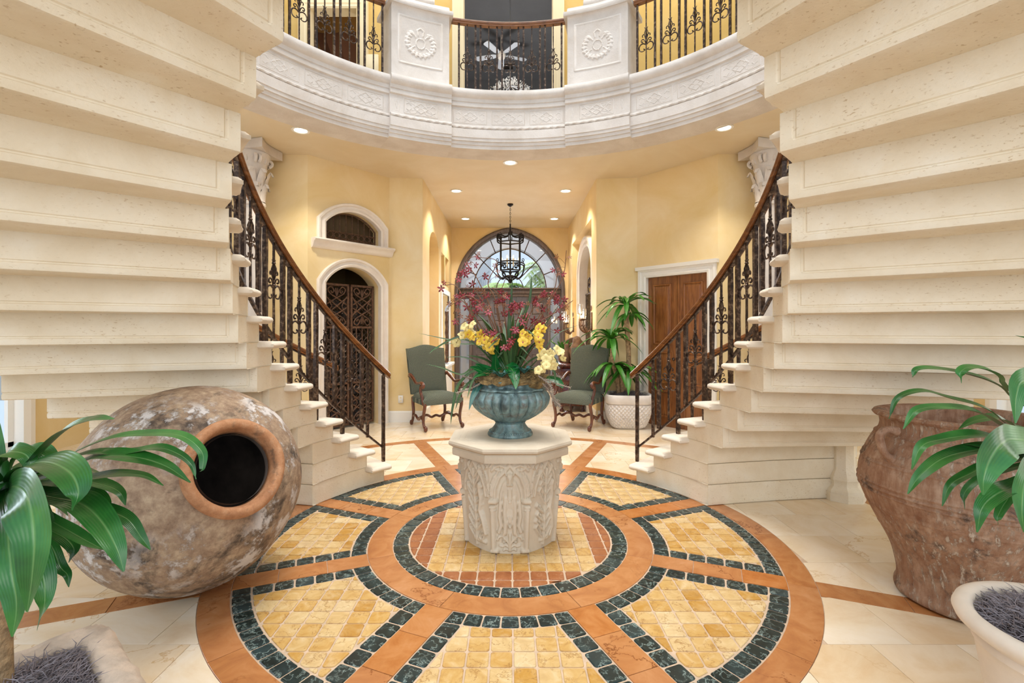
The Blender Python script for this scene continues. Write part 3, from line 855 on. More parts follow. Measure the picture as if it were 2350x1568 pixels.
# baseboards
bp = [(0, 0), (0, .018), (.15, .018), (.165, .008), (.17, 0)]
def baseb(name, Wl, u0, u1):
    b = B(); P = [Wl.at(u, h, z) for u in (u0, u1) for z, h in bp]; m = len(bp)
    b.add(P, [(j, j+1, m+j+1, m+j) for j in range(m-1)] + [tuple(range(m)), tuple(range(2*m-1, m-1, -1))]); struct(name, b, 'white')
baseb('baseboard_north_left', W1, .0, W1.L - .0); baseb('baseboard_north_right', W2, 0, W2.L)
baseb('baseboard_northwest', WNW, 0, gu0 - .12)
baseb('baseboard_west_near', WFL, fl(7.95), fl(7.34)); baseb('baseboard_west_far', WFL, 0, fl(9.0))
baseb('baseboard_east', WFR, 0, WFR.L); baseb('baseboard_northeast', WNE, 1.269*.88 + .13, 1.269)

# ---------------------------------------------------------------- upper storey behind the balcony
WU = Wall((5.3, 8.3), (-5.3, 8.3)); fu = lambda x: 5.3 - x
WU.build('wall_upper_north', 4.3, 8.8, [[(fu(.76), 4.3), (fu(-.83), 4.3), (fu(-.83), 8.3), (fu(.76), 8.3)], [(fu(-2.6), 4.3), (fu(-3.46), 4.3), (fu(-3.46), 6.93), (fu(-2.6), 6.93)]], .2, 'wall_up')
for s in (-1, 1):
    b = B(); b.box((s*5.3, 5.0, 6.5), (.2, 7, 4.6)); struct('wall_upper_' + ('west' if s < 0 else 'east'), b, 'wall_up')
b = B()
for h in ((.76, -.83, 8.3), (-2.6, -3.46, 6.93)):
    WU.casing(b, [(fu(h[0]), 4.3), (fu(h[0]), h[2]), (fu(h[1]), h[2]), (fu(h[1]), 4.3)], [(-.03, -.2), (-.03, .03), (.0, .045), (.03, .035), (.06, .045), (.12, .04), (.16, .055), (.17, 0)])
struct('trim_upper', b, 'cream')
b = B()
for c, d in (((0, 14.2, 6.5), (8, .1, 4.8)), ((-4, 11.2, 6.5), (.1, 6, 4.8)), ((4, 11.2, 6.5), (.1, 6, 4.8)), ((0, 11.2, 8.75), (8, 6, .1))): b.box(c, d)
struct('wall_upper_bedroom', b, 'greyroom')
b = B(); b.box((-3.0, 9.6, 6.0), (1.6, .1, 3.4)); struct('wall_upper_passage', b, simple('tan_passage_plaster', '#c9a06a', .8))
# brown curved drape and pale window seen through the left upper doorway
b = B(); P = []
for j in range(15):
    z = 4.4 + j*.19; e = max(0, (z - 5.9))
    for i in range(9):
        x = -3.36 + .42*i/8 - min(.30, e*e*.35)*(1 - i/8) + (.10*e if i == 8 else 0); P.append((x, 9.2 + .03*math.sin(i*2.2), z))
b.grid(P, 9, 15); single('drape', b, 'woodfloor_brown', 'brown curtain seen through the upper doorway behind the balcony', 'curtain')
b = B(); b.box((-3.78, 9.4, 5.6), (.5, .05, 2.2)); struct('window_9', b, emit('sky_lit_glass', '#c9d6ea', .8))
b = B(); b.box((-2.38, 8.27, 5.83), (.26, .05, .55), bev=.01); single('wall_cabinet', b, 'cream', 'small pale framed panel on upper yellow wall beside the doorway', 'panel')

def arcseg(b, prof, a0, a1, n):
    """closed profile of (r, z) swept about the rotunda axis"""
    m = len(prof); P = []
    for i in range(n+1):
        a = R(a0 + (a1-a0)*i/n)
        for r, z in prof: P.append((r*math.cos(a), D + r*math.sin(a), z))
    F = []
    for i in range(n):
        for j in range(m): F.append((i*m+j, (i+1)*m+j, (i+1)*m+(j+1) % m, i*m+(j+1) % m))
    F += [tuple(range(m)), tuple(range(n*m+m-1, n*m-1, -1))]
    return b.add(P, F)
BAL = root('balcony', 'curved white carved stone balcony front with two tall pedestals above the entrance', 'balcony', (0, D, 3.7))
def corn(dr):
    q = 2.85 - dr
    return [(3.1, 4.44), (q-.01, 4.44), (q-.045, 4.425), (q-.062, 4.40), (q-.066, 4.375), (q-.06, 4.35), (q-.04, 4.33), (q-.012, 4.318), (q-.012, 4.275), (q, 4.268), (q, 4.25), (q-.012, 4.245), (q-.012, 4.215), (q+.012, 4.205), (q+.012, 3.985), (q, 3.975), (q, 3.935), (q-.018, 3.93), (q-.018, 3.825), (q-.008, 3.82), (q-.008, 3.785), (q+.010, 3.78), (q+.012, 3.745), (q+.028, 3.74), (q+.03, 3.70), (3.24, 3.69), (3.24, 4.3), (3.1, 4.3)]
SEG = [(-12, 59.7, 0), (59.7, 75.9, .05), (75.9, 105.1, 0), (105.1, 120.5, .05), (120.5, 192, 0)]
for a0, a1, dr in SEG:
    b = B(); arcseg(b, corn(dr), a0, a1, max(6, int((a1-a0)/2))); obj('cornice', b, 'coral', BAL, auto=32)
    # rope moulding
    b = B(); n = int((a1-a0)*2.4); P = []
    for i in range(n+1):
        a = R(a0 + (a1-a0)*i/n)
        for k in range(8):
            an = 2*PI*k/8; rr = .018*(1 + .20*math.cos(2*an - i*1.35))
            r = 2.85 - dr - .004 + rr*math.cos(an); z = 3.955 + rr*math.sin(an)
            P.append((r*math.cos(a), D + r*math.sin(a), z))
    b.grid([P[i*8+k] for i in range(n+1) for k in range(8)], 8, n+1, closed=True); obj('rope_moulding', b, 'coral', BAL)
# stroke height fields for carving
def hfield(U, V, strokes):
    """strokes: (points, width, height); points in the same units as U, V"""
    Hh = np.zeros_like(U)
    for pts, wd, ht in strokes:
        d = np.full_like(U, 9e9)
        for (x0, y0), (x1, y1) in zip(pts[:-1], pts[1:]):
            dx, dy = x1-x0, y1-y0; L = dx*dx + dy*dy + 1e-12
            t = np.clip(((U-x0)*dx + (V-y0)*dy)/L, 0, 1)
            d = np.minimum(d, np.hypot(U-x0-t*dx, V-y0-t*dy))
        Hh = np.maximum(Hh, ht*np.sqrt(np.clip(1 - (d/wd)**2, 0, 1)))
    return Hh
def relief_arc(strokes, a_half, z0, z1, r, nu, nv, base=0.0, extra=None):
    """carved sheet centred on angle 0 about the axis (local to the balcony root), facing the axis"""
    us = np.linspace(-a_half, a_half, nu); zs = np.linspace(z0, z1, nv)
    U, V = np.meshgrid(us*r, zs); Hh = hfield(U, V, strokes)
    if extra is not None: Hh = Hh + extra(U, V)
    edge = np.minimum.reduce([U - U.min(), U.max() - U, V - V.min(), V.max() - V])
    Hh = np.where(edge < 1e-6, -.006, Hh)
    b = B(); P = []
    for j in range(nv):
        for i in range(nu):
            rr = r - base - Hh[j, i]; P.append((rr*math.cos(us[i]), rr*math.sin(us[i]), zs[j] - 3.7))
    b.grid(P, nu, nv); return b
ah = R(4.45); pw = ah*2.86
zz0, zz1 = 3.998, 4.192; zm = (zz0+zz1)/2
st = []
x_, y_ = pw - .012, .085
st.append(([(-x_, zm-y_), (x_, zm-y_), (x_, zm+y_), (-x_, zm+y_), (-x_, zm-y_)], .006, .009))
st.append(([(-x_+.02, zm-y_+.015), (x_-.02, zm+y_-.015)], .006, .006)); st.append(([(-x_+.02, zm+y_-.015), (x_-.02, zm-y_+.015)], .006, .006))
st.append(([(-.09, zm), (0, zm+.06), (.09, zm), (0, zm-.06), (-.09, zm)], .007, .009))
for sx in (-1, 1):
    for sy in (-1, 1):
        st.append(([(sx*.03, zm+sy*.015), (sx*.06, zm+sy*.03), (sx*.05, zm+sy*.05)], .007, .008))
        st.append(([(sx*.12, zm+sy*.02), (sx*.15, zm+sy*.045), (sx*.18, zm+sy*.03)], .007, .008))
        st.append(([(sx*.14, zm+sy*.065), (sx*.10, zm+sy*.07), (sx*.06, zm+sy*.062)], .006, .007))
b = relief_arc(st, ah, zz0, zz1, 2.866, 64, 30); fp = obj('frieze_panel', b, 'coral', None); fp.parent = BAL
angs = [80.8, 90.5, 100.2] + [68.0, 112.8] + [54.2, 44.5, 34.8, 25.1] + [126.0, 135.7, 145.4, 155.1]
for i, a in enumerate(angs):
    c = fp if i == 0 else inst(fp, BAL)
    c.rotation_euler = (0, 0, R(a))
    if a in (68.0, 112.8): c.scale = (.982, .982, 1)
st2 = [([(-.036, zz0+.02), (.036, zz0+.02), (.036, zz1-.02), (-.036, zz1-.02), (-.036, zz0+.02)], .005, .007), ([(0, zz0+.04), (.015, zm), (0, zz1-.04), (-.015, zm), (0, zz0+.04)], .006, .008)]
b = relief_arc(st2, R(1.15), zz0, zz1, 2.816, 16, 24); sp_ = obj('narrow_frieze_panel', b, 'coral', None); sp_.parent = BAL
for i, a in enumerate((61.6, 74.2, 106.8, 118.8)):
    c = sp_ if i == 0 else inst(sp_, BAL); c.rotation_euler = (0, 0, R(a))
# pedestals
for a0, a1 in ((60.3, 75.4), (105.6, 120.0)):
    am = (a0+a1)/2; hw = R((a1-a0)/2)*2.82
    b = B(); arcseg(b, [(2.83, 4.44), (2.83, 5.27), (2.815, 5.29), (2.785, 5.30), (2.785, 5.335), (2.80, 5.345), (2.815, 5.40), (2.85, 5.41), (2.85, 5.43), (3.25, 5.43), (3.25, 4.44)], a0, a1, 10)
    pd = obj('pedestal', b, 'coral', BAL)
    b = B(); arcseg(b, [(2.78, 5.295), (2.77, 5.31), (2.77, 5.34), (2.785, 5.35), (3.29, 5.35), (3.29, 5.295)], a0-.9, a1+.9, 10); obj('cap_moulding', b, 'coral', pd)
    ww = hw - .09; st = [([(-ww, 4.62), (ww, 4.62), (ww, 5.19), (-ww, 5.19), (-ww, 4.62)], .012, .012)]
    st.append(([(-ww+.02, 4.64), (ww-.02, 4.64), (ww-.02, 5.17), (-ww+.02, 5.17), (-ww+.02, 4.64)], .005, .006))
    cz = 4.89
    st.append(([(.055*math.cos(t), cz + .062*math.sin(t)) for t in np.linspace(0, 2*PI, 17)], .008, .014))
    for t in np.linspace(-PI*1.28, PI*.28, 17):
        x = .165*math.cos(t); z = cz + .15*math.sin(t)
        st.append(([(x*.86, cz + (z-cz)*.86), (x*1.1, cz + (z-cz)*1.1)], .018, .016))
        st.append(([(x*1.02 + .02*math.sin(t), z*1.0 - .02*math.cos(t)), (x*1.02, z)], .016, .018))
    for sx in (-1, 1):
        st.append(([(sx*.06, cz+.07), (sx*.10, cz+.13), (sx*.15, cz+.12), (sx*.13, cz+.08)], .010, .013)); st.append(([(sx*.03, cz+.1), (sx*.04, cz+.16), (0, cz+.19)], .012, .014))
        st.append(([(sx*.07, cz-.04), (sx*.11, cz-.07), (sx*.10, cz-.12)], .009, .012))
    b = relief_arc(st, R((a1-a0)/2 - .7), 4.47, 5.26, 2.833, 84, 100)
    c = obj('carved_cartouche', b, 'coral', None); c.parent = pd; c.rotation_euler = (0, 0, R(am))
    # column base on top
    x, y = 3.02*math.cos(R(am)), D + 3.02*math.sin(R(am))
    b = B(); b.box((x, y, 5.465), (.36, .36, .07), rot=R(am), bev=.008)
    prof = [(.17, 5.50), (.178, 5.52), (.17, 5.545), (.14, 5.555), (.135, 5.575), (.15, 5.59), (.152, 5.605), (.14, 5.62), (.125, 5.63), (.12, 5.66), (.115, 6.6), (.112, 8.4)]
    b.lathe(prof, (x, y, 0), 28)
    single('column', b, 'coral', 'stone column base standing on the balcony pedestal ' + ('beside the right-hand railing' if a0 < 90 else 'beside the left-hand railing'), 'column', 'columns on the balcony', loc=(x, y, 5.43))

# ================================================================ THE TWO STAIRCASES
RIS = .165; A1 = 46.3; DA = 6.2
def pol(s, A, r, z): a = R(A); return Vector((s*r*math.cos(a), D + r*math.sin(a), z))
def back_angle(k): return 18.6 if k <= 3 else 12.8 - 6.1*(k-4)
def skew(k): return -4.5 if k <= 8 else (-4.5 + (k-8)*.7 if k < 12 else -1.8)
def rin(k): return 1.655 if k < 12 else min(1.72, 1.655 + (k-11)*.016)
def block(s, k):
    z0 = RIS*(k-1); z1 = RIS*k; af = A1 - DA*(k-1) - 1.2; ab = back_angle(k)
    ri = rin(k); ro = 2.98; sk = skew(k); outer_shift = ri + 1e-6
    zl = [0.004, .014] if k > 3 or k == 1 else [.003, .008]
    rs = [ri + .006, ri, ri + .045, ri + .050, ri + .058, ri + .064, ri + .3, ri + .6, ri + .9, ro - .05, ro]
    b = B(); P = []
    nm = 5
    for si, r in enumerate(rs):
        t = (r - ri)/(ro - ri)
        abk = ab + sk*t; afk = af + sk*t*(1 if k > 1 else 0)
        ins = .005 if si == 0 else 0.0
        groove_in = 2 <= si
        def back(dz, off): # point on the back face
            a = abk + math.degrees(off / r)
            return pol(s, a, r, z0 + dz)
        prof = []
        # bottom: front -> back
        for j in range(nm): prof.append(pol(s, afk + (abk - afk)*j/nm, r, z0 + ins))
        g = .0 if not (4 <= si <= 5 or si >= 4) else 0
        prof.append(back(ins, .018)); prof.append(back(.005 + ins, .004)); prof.append(back(.016, 0))
        gd = .006 if k > 3 else 0.0
        side = 3 <= si <= 4       # vertical incised line near the inner end
        dd = gd if si >= 4 else 0
        prof.append(back(.034, 0)); prof.append(back(.038, dd)); prof.append(back(.044, dd)); prof.append(back(.048, gd if side else 0))
        prof.append(back(.150, gd if side else 0)); prof.append(back(.165 - ins, gd if side else 0))
        for j in range(nm): prof.append(pol(s, abk + (afk - abk)*(j+1)/nm, r, z1 - ins - .001))
        P.append(prof)
    m = len(P[0])
    for row in P: b.v += [tuple(p) for p in row]
    for i in range(len(rs)-1):
        for j in range(m):
            b.f.append((i*m+j, i*m+(j+1) % m, (i+1)*m+(j+1) % m, (i+1)*m+j) if s > 0 else (i*m+j, (i+1)*m+j, (i+1)*m+(j+1) % m, i*m+(j+1) % m))
    b.f.append(tuple(range(m))[::-s]); q = (len(rs)-1)*m; b.f.append(tuple(range(q, q+m))[::s])
    return b
def tread(s, k):
    z1 = RIS*k + .001; a0 = A1 - DA*(k-1); a1 = a0 - DA - 1.5; ri = 1.56 if k < 9 else 1.56 + min(4, k-8)*.012; ro = 3.04
    h = .047; q = .022
    b = B(); P = []
    sk = skew(k)
    # nosing section: rounded front, swept along the radius, inner end rounded as well
    stn = [(ri, .020), (ri + .006, .009), (ri + .022, 0), (ri + .4, 0), (ri + .8, 0), (ro - .02, 0), (ro, .01)]
    for r, ins in stn:
        t = (r - 1.66)/1.32; aF = a0 + sk*max(0, t)*(0 if k == 1 else 1); aB = a1 + sk*max(0, t)
        dg = lambda d: math.degrees(d / r)
        pr = []
        for d, z in ((.035, 0), (.014, .0), (.004, .009), (0, .022), (.004, .037), (.014, .046), (.035, .047)):
            zz = z1 - h + z; zz = min(max(zz, z1 - h + ins), z1 - ins)
            pr.append(pol(s, aF - dg(d + ins*.6), r, zz))
        pr.append(pol(s, (aF+aB)/2, r, z1 - ins)); pr.append(pol(s, aB + dg(.012), r, z1 - ins)); pr.append(pol(s, aB, r, z1 - .015)); pr.append(pol(s, aB, r, z1 - h + .012)); pr.append(pol(s, aB + dg(.012), r, z1 - h + ins)); pr.append(pol(s, (aF+aB)/2, r, z1 - h + ins))
        P.append(pr)
    m = len(P[0])
    for row in P: b.v += [tuple(p) for p in row]
    for i in range(len(stn)-1):
        for j in range(m): b.f.append((i*m+j, (i+1)*m+j, (i+1)*m+(j+1) % m, i*m+(j+1) % m) if s > 0 else (i*m+j, i*m+(j+1) % m, (i+1)*m+(j+1) % m, (i+1)*m+j))
    b.f.append(tuple(range(m))[::s]); q = (len(stn)-1)*m; b.f.append(tuple(range(q, q+m))[::-s])
    return b
NST = 20
for s in (1, -1):
    side = 'right' if s > 0 else 'left'
    st_ = root('staircase', 'curved limestone staircase with stepped underside, ' + ('rising behind the standing clay jar' if s > 0 else 'rising above the lying clay jar'), 'staircase', (s*2.3, D, 0), 'twin staircases')
    for k in range(1, NST+1):
        o = obj('step', block(s, k), 'stair', st_, auto=30)
        obj('tread', tread(s, k), 'tread', o, auto=40)
    # base column under the flight
    cx, cy = pol(s, 14.5, 2.86, 0).xy
    b = B(); b.prism([(cx + .16*math.cos(PI/8 + i*PI/4), cy + .16*math.sin(PI/8 + i*PI/4)) for i in range(8)], 0, .07, .006)
    def oct_(r): return [(cx + r*math.cos(PI/8 + i*PI/4), cy + r*math.sin(PI/8 + i*PI/4)) for i in range(8)]
    P = []; pr = [(.155, .07), (.15, .09), (.115, .12), (.115, .15), (.125, .17), (.12, .20), (.088, .25), (.085, .30), (.085, .46), (.10, .49)]
    for r, z in pr: P += [(x, y, z) for x, y in oct_(r)]
    b.grid(P, 8, len(pr), closed=True); obj('octagonal_column', b, 'stair', st_, auto=30)

# ---------------------------------------------------------------- wrought iron balusters
def ornament_bm():
    """fleur ornament around a thin bar, local: x sideways, z up, centre at z = 0, about .33 high"""
    b = B()
    def T(pts, r, n=5): b.tube([(x, 0, z) for x, z in pts], r, n)
    for sg in (-1, 1):
        # big lower C scrolls curling inwards
        a = [(sg*.006, -.035)] + [(sg*(.045 - .0) + sg*.040*math.cos(t), -.085 + .047*math.sin(t)) for t in np.linspace(PI*.8, -PI*.78, 15)]
        T(a, [.005] + [.0075]*9 + [.007, .0065, .006, .0055, .005, .009][:6])
        b.tube([(sg*.022, 0, -.112), (sg*.032, 0, -.100)], [.009, .003], 5)
        b.tube([(sg*.068, 0, -.052), (sg*.078, 0, -.046)], [.006, .002], 4)
        # middle scrolls
        c = [(sg*.008, -.03), (sg*.02, -.005), (sg*.036, .012), (sg*.052, .010), (sg*.060, -.004), (sg*.054, -.018), (sg*.043, -.02), (sg*.040, -.012)]
        T([tuple(p[:2]) for p in [(v.x, v.y) for v in bez([(x, z, 0) for x, z in c], 3)]], .0062)
        d = [(sg*.006, .0), (sg*.012, .045), (sg*.028, .066), (sg*.044, .060), (sg*.046, .044), (sg*.038, .040)]
        T([(v.x, v.y) for v in bez([(x, z, 0) for x, z in d], 3)], .0055)
        # bud petals
        e = [(sg*.003, .0), (sg*.020, .05), (sg*.021, .08), (sg*.012, .108), (sg*.004, .122)]
        T([(v.x, v.y) for v in bez([(x, z, 0) for x, z in e], 3)], .005)
        b.tube([(0, sg*.003, .0), (0, sg*.019, .055), (0, sg*.018, .085), (0, sg*.004, .12)], .005, 5)
        T([(sg*.004, .125), (sg*.012, .138), (sg*.022, .150)], [.006, .005, .002])
    b.lathe([(.012, .118), (.015, .124), (.012, .130), (.006, .134), (.006, .15), (.001, .166)], n=8)
    b.lathe([(.010, -.04), (.016, -.034), (.010, -.026), (.013, -.02), (.010, -.012)], n=8)
    return b
ORN = None
def baluster_mesh(kind):
    pass
BARS = {}
def bar(parent, name, p, z0, z1, th, rotz, twist=False):
    key = (round(z1-z0, 2), th)
    if key not in BARS:
        b = B(); h = key[0]; t = th/2
        n = 7; P = []
        for i in range(n):
            wv = 1 + (.06 if i % 2 else -.04)
            for sx, sy in ((-1, -1), (1, -1), (1, 1), (-1, 1)): P.append((sx*t*wv, sy*t*wv, h*i/(n-1)))
        b.grid(P, 4, n, closed=True); b.f += [(3, 2, 1, 0), tuple(range(4*n-4, 4*n))]
        o = obj(name, b, 'iron', None, auto=30); BARS[key] = o; first = True
    else:
        o = BARS[key].copy(); C.objects.link(o); o.name = name
    o.parent = parent; off = OFF[parent]
    o.location = Vector(p) + Vector((0, 0, z0)) - off; o.rotation_euler = (0, 0, rotz)
    OFF[o] = Vector((0, 0, 0))
    return o
def add_orn(barobj, zc, sc=1.0):
    global ORN
    if ORN is None: ORN = obj('scroll_ornament', ornament_bm(), 'iron', None); o = ORN
    else: o = ORN.copy(); C.objects.link(o)
    o.parent = barobj; o.location = (0, 0, zc); o.scale = (sc, sc, sc); return o
def sweepA(b, path, prof):
    """path of (point, radial unit vector); profile of (d radial, dz), closed"""
    m = len(prof)
    for p, rv in path: b.v += [tuple(p + rv*dr + Vector((0, 0, dz))) for dr, dz in prof]
    n = len(path)
    for i in range(n-1):
        for j in range(m): b.f.append((i*m+j, (i+1)*m+j, (i+1)*m+(j+1) % m, i*m+(j+1) % m))
    b.f += [tuple(range(m)), tuple(range(n*m-1, (n-1)*m-1, -1))]
    return b
RAILP = [(-.030, .0), (-.033, .012), (-.024, .020), (-.033, .030), (-.034, .046), (-.022, .060), (0, .066), (.022, .060), (.034, .046), (.033, .030), (.024, .020), (.033, .012), (.030, 0)]
def line_z(A): return RIS*(1 + (A1 - A)/DA)
for s in (1, -1):
    for rad, where, Aend, tilt in ((1.71, 'inner', -62, 0), (2.92, 'outer', -62, 1)):
        lab = {(1, 'inner'): 'iron balustrade with oak handrail on the right staircase, its scrolls before the wooden door', (-1, 'inner'): 'iron balustrade with oak handrail on the left staircase, in front of the rusty gate',
               (1, 'outer'): 'far outer iron balustrade and oak handrail glimpsed behind the right stair steps', (-1, 'outer'): 'far outer iron balustrade and oak handrail glimpsed behind the left stair steps'}[(s, where)]
        rt = root('stair_balustrade', lab, 'balustrade', tuple(pol(s, A1, rad, .165)))
        def rr(A): return rad if where == 'outer' else (1.71 + max(0, (20 - A))*.0008)
        path = []
        A = A1 + 1.6
        while A >= Aend:
            a = R(A); rv = Vector((s*math.cos(a), math.sin(a), 0)); path.append((pol(s, A, rr(A), line_z(A) + .815), rv)); A -= 2
        b = B(); sweepA(b, path, RAILP if s > 0 else RAILP[::-1]); obj('handrail', b, 'rail', rt, auto=50)
        p2 = [(p - Vector((0, 0, .015)), rv) for p, rv in path[1:]]
        fl_ = [(-.016, 0), (.016, 0), (.016, .014), (-.016, .014)]
        b = B(); sweepA(b, p2, fl_ if s > 0 else fl_[::-1]); obj('top_bar', b, 'iron', rt)
        p3 = [(pol(s, A1 - .6 - i*2, rr(0), line_z(A1 - i*2) + .125), Vector((s*math.cos(R(A1-i*2)), math.sin(R(A1-i*2)), 0))) for i in range(int((A1 - Aend)/2))]
        b = B(); sweepA(b, p3, [(-.011, 0), (.011, 0), (.011, .022), (-.011, .022)][::s]); obj('bottom_bar', b, 'iron', rt)
        o = bar(rt, 'end_post', pol(s, A1 - .4, rad, 0), .165, line_z(A1) + .81, .026, s*R(A1))
        dA = 9.5 if where == 'inner' else 9.5*1.71/2.92*1.0
        if where == 'outer': dA = 6.2
        A = A1 - 7.2; i = 0
        bar(rt, 'baluster', pol(s, A1 - 5.6 + (0 if where == 'inner' else 2), rr(0), 0), line_z(A1 - 5.6) + .10, line_z(A1 - 5.6) + .81, .022, s*R(A1))
        A = A1 - 11.4 if where == 'inner' else A1 - 6.5
        hw = 3.4*dA/9.5
        lim = -52 if where == 'inner' else -20
        while A > lim:
            for q, kind in ((hw, 1), (0, 0), (-hw, 2)):
                Aq = A + q; p = pol(s, Aq, rr(Aq), 0); lz = line_z(Aq)
                ktread = int((A1 - Aq)/DA) + 1
                zb = RIS*ktread if kind == 2 else lz + .13
                rz = R(90 + Aq) if s > 0 else R(90 + 180 - Aq)
                o = bar(rt, 'baluster', p, zb, lz + .81, .028 if kind else .013, rz)
                if kind == 0: add_orn(o, .40, 1.0 if where == 'inner' else 1.0)
            A -= dA
# ---------------------------------------------------------------- balcony railings
for nm, a0, a1, orns in (('balcony railing between the two pedestals in front of the dark doorway', 76.2, 104.8, [90 + 5.43*k for k in (-2, -1, 0, 1, 2)]),
                    ('balcony railing to the right of the pedestals, against the yellow wall', 26, 59.2, [56.4 - 5.6*k for k in range(6)]),
                    ('balcony railing to the left of the pedestals, before the brown curtain', 121.2, 154, [123.8 + 5.6*k for k in range(6)])):
    am = (a0+a1)/2
    rt = root('balcony_railing', nm[0:], 'railing', (2.9*math.cos(R(am)), D + 2.9*math.sin(R(am)), 4.44))
    rr_ = 2.91
    n = int((a1-a0)/2) + 2
    path = [(pol(1, a0 + (a1-a0)*i/n, rr_, 5.285), Vector((math.cos(R(a0 + (a1-a0)*i/n)), math.sin(R(a0 + (a1-a0)*i/n)), 0))) for i in range(n+1)]
    b = B(); sweepA(b, path, RAILP[::-1]); obj('handrail', b, 'rail', rt, auto=50)
    for oa in orns:
        for q, th in ((2.08, .022), (0, .012), (-2.08, .022)):
            a = oa + q
            o = bar(rt, 'baluster', pol(1, a, rr_, 0), 4.44, 5.29, th, R(a + 90))
            if q == 0: add_orn(o, .40, 1.0)

# ================================================================ ENTRY DOOR
CXD = -.01
door = struct('door_1', (lambda b: b)(B().box((CXD, YF + .12, .01), (2.44, .3, .02))), 'trimstone')
b = B()
outl = [(fn(x), z) for x, z in parch(1.235, 0, 0.0)]
# sweep from right foot to left foot; u grows towards -x so the path below runs bottom-left to bottom-right seen from the room
pathd = outl
WFN.casing(b, [(u, z) for u, z in outl][::1], [(-.012, 0), (-.012, .03), (.02, .045), (.05, .03), (.07, .03), (.085, .0), (.10, -.0), (.11, -.03), (.11, -.14)] if True else [])
obj('arched_frame', b, 'entry', door)
b = B()
for x, w_ in ((-.865 - .03, .07), (.845 + .03, .07)): b.box((x, YF + .06, 1.07), (w_, .14, 2.14), bev=.008)
b.box((CXD, YF + .04, 2.26), (2.28, .18, .10), bev=.01); b.box((CXD, YF + .02, 2.325), (2.30, .22, .035), bev=.01); b.box((CXD, YF + .05, 2.18), (2.26, .14, .07), bev=.008)
obj('transom_bar', b, 'entry', door)
for s in (-1, 1):
    x0 = CXD + s*.43
    lf = obj('door_leaf', B().box((x0, YF + .1, 1.08), (.845, .05, 2.14)), 'entry', door)
    for i in range(2):
        for j, (z0, z1) in enumerate(((.12, .42), (.50, .86), (.94, 1.22), (1.30, 1.64), (1.72, 2.04))):
            xc = x0 + (-.2 if i == 0 else .2); b = B()
            wv, hv = .30, z1 - z0; zc = (z0+z1)/2; y = YF + .075
            def rc(i_, yy): return [(xc-wv/2+i_, yy, zc-hv/2+i_), (xc+wv/2-i_, yy, zc-hv/2+i_), (xc+wv/2-i_, yy, zc+hv/2-i_), (xc-wv/2+i_, yy, zc+hv/2-i_)]
            L = [rc(0, y), rc(0, y-.018), rc(.02, y-.018), rc(.03, y-.004), rc(.055, y-.016), rc(.09, y-.016)]
            b.v = [p for l in L for p in l]; b.f = [(k*4+q, k*4+(q+1) % 4, (k+1)*4+(q+1) % 4, (k+1)*4+q) for k in range(5) for q in range(4)] + [(20, 21, 22, 23)]
            obj('raised_panel', b, 'entry', lf, False)
    b = B(); b.tube(bez([(CXD + s*.06, YF + .07, .95), (CXD + s*.06, YF + .02, 1.0), (CXD + s*.06, YF + .02, 1.2), (CXD + s*.06, YF + .07, 1.25)], 5), .012, 6); obj('handle', b, 'iron', lf)
    # sidelight
    xs = CXD + s*1.03
    b = B(); b.box((xs, YF + .12, 1.12), (.27, .008, 2.06)); obj('sidelight_pane', b, 'glass', door)
    b = B()
    for z in (.1, 2.13): b.box((xs, YF + .1, z), (.27, .05, .06))
    for dx in (-.135, .135): b.box((xs + dx, YF + .1, 1.1), (.025, .05, 2.1))
    obj('sidelight_frame', b, 'entry', door)
# fanlight
zc = 2.34
def rho(a, hw=1.125, e=.155, zz=2.30):
    """outer radius of the fan in direction a from (CXD, zc)"""
    rr = hw + e; ca, sa = math.cos(a), math.sin(a); cx = -e if ca >= 0 else e; dz = zc - zz
    # |t*(ca,sa) - (cx,-dz)| = rr
    bq = -2*(ca*cx + sa*(-dz)); cq = cx*cx + dz*dz - rr*rr
    return (-bq + math.sqrt(bq*bq - 4*cq))/2
b = B()
fp_ = lambda r, a: (CXD + r*math.cos(a), YF + .08, zc + r*math.sin(a))
ri_ = lambda a: rho(a)*.735
b.tube([fp_(ri_(a), a) for a in np.linspace(0, PI, 40)], .013, 6)
b.tube([fp_(.30, a) for a in np.linspace(0, PI, 20)], .011, 6)
angs_ = [R(22), R(45), R(68), R(112), R(135), R(158)]
for a in angs_:
    deep = abs(a - R(45)) < .01 or abs(a - R(135)) < .01
    b.tube([fp_(.30 if deep else ri_(a), a), fp_(rho(a), a)], .012, 6)
obj('fanlight_bars', b, 'iron', door)
br = [0] + angs_ + [PI]
for i in range(len(br)-1):
    P = []; n = 6
    for a in np.linspace(br[i], br[i+1], n): P.append((fp_(ri_(a), a), fp_(rho(a) + .01, a)))
    b = B(); b.v = [p for q in P for p in q]; b.f = [(2*k, 2*k+1, 2*k+3, 2*k+2) for k in range(n-1)]; obj('fanlight_pane', b, 'glass', door)
for a0, a1 in ((0, R(45)), (R(45), R(135)), (R(135), PI)):
    P = []; n = 9
    for a in np.linspace(a0, a1, n): P.append((fp_(.30, a), fp_(ri_(a), a)))
    b = B(); b.v = [p for q in P for p in q]; b.f = [(2*k, 2*k+1, 2*k+3, 2*k+2) for k in range(n-1)]; obj('fanlight_pane', b, 'glass', door)
b = B(); b.v = [fp_(0, 0)] + [fp_(.30, a) for a in np.linspace(0, PI, 13)]; b.f = [(0, k, k+1) for k in range(1, 13)]; obj('fanlight_pane', b, 'glass', door)
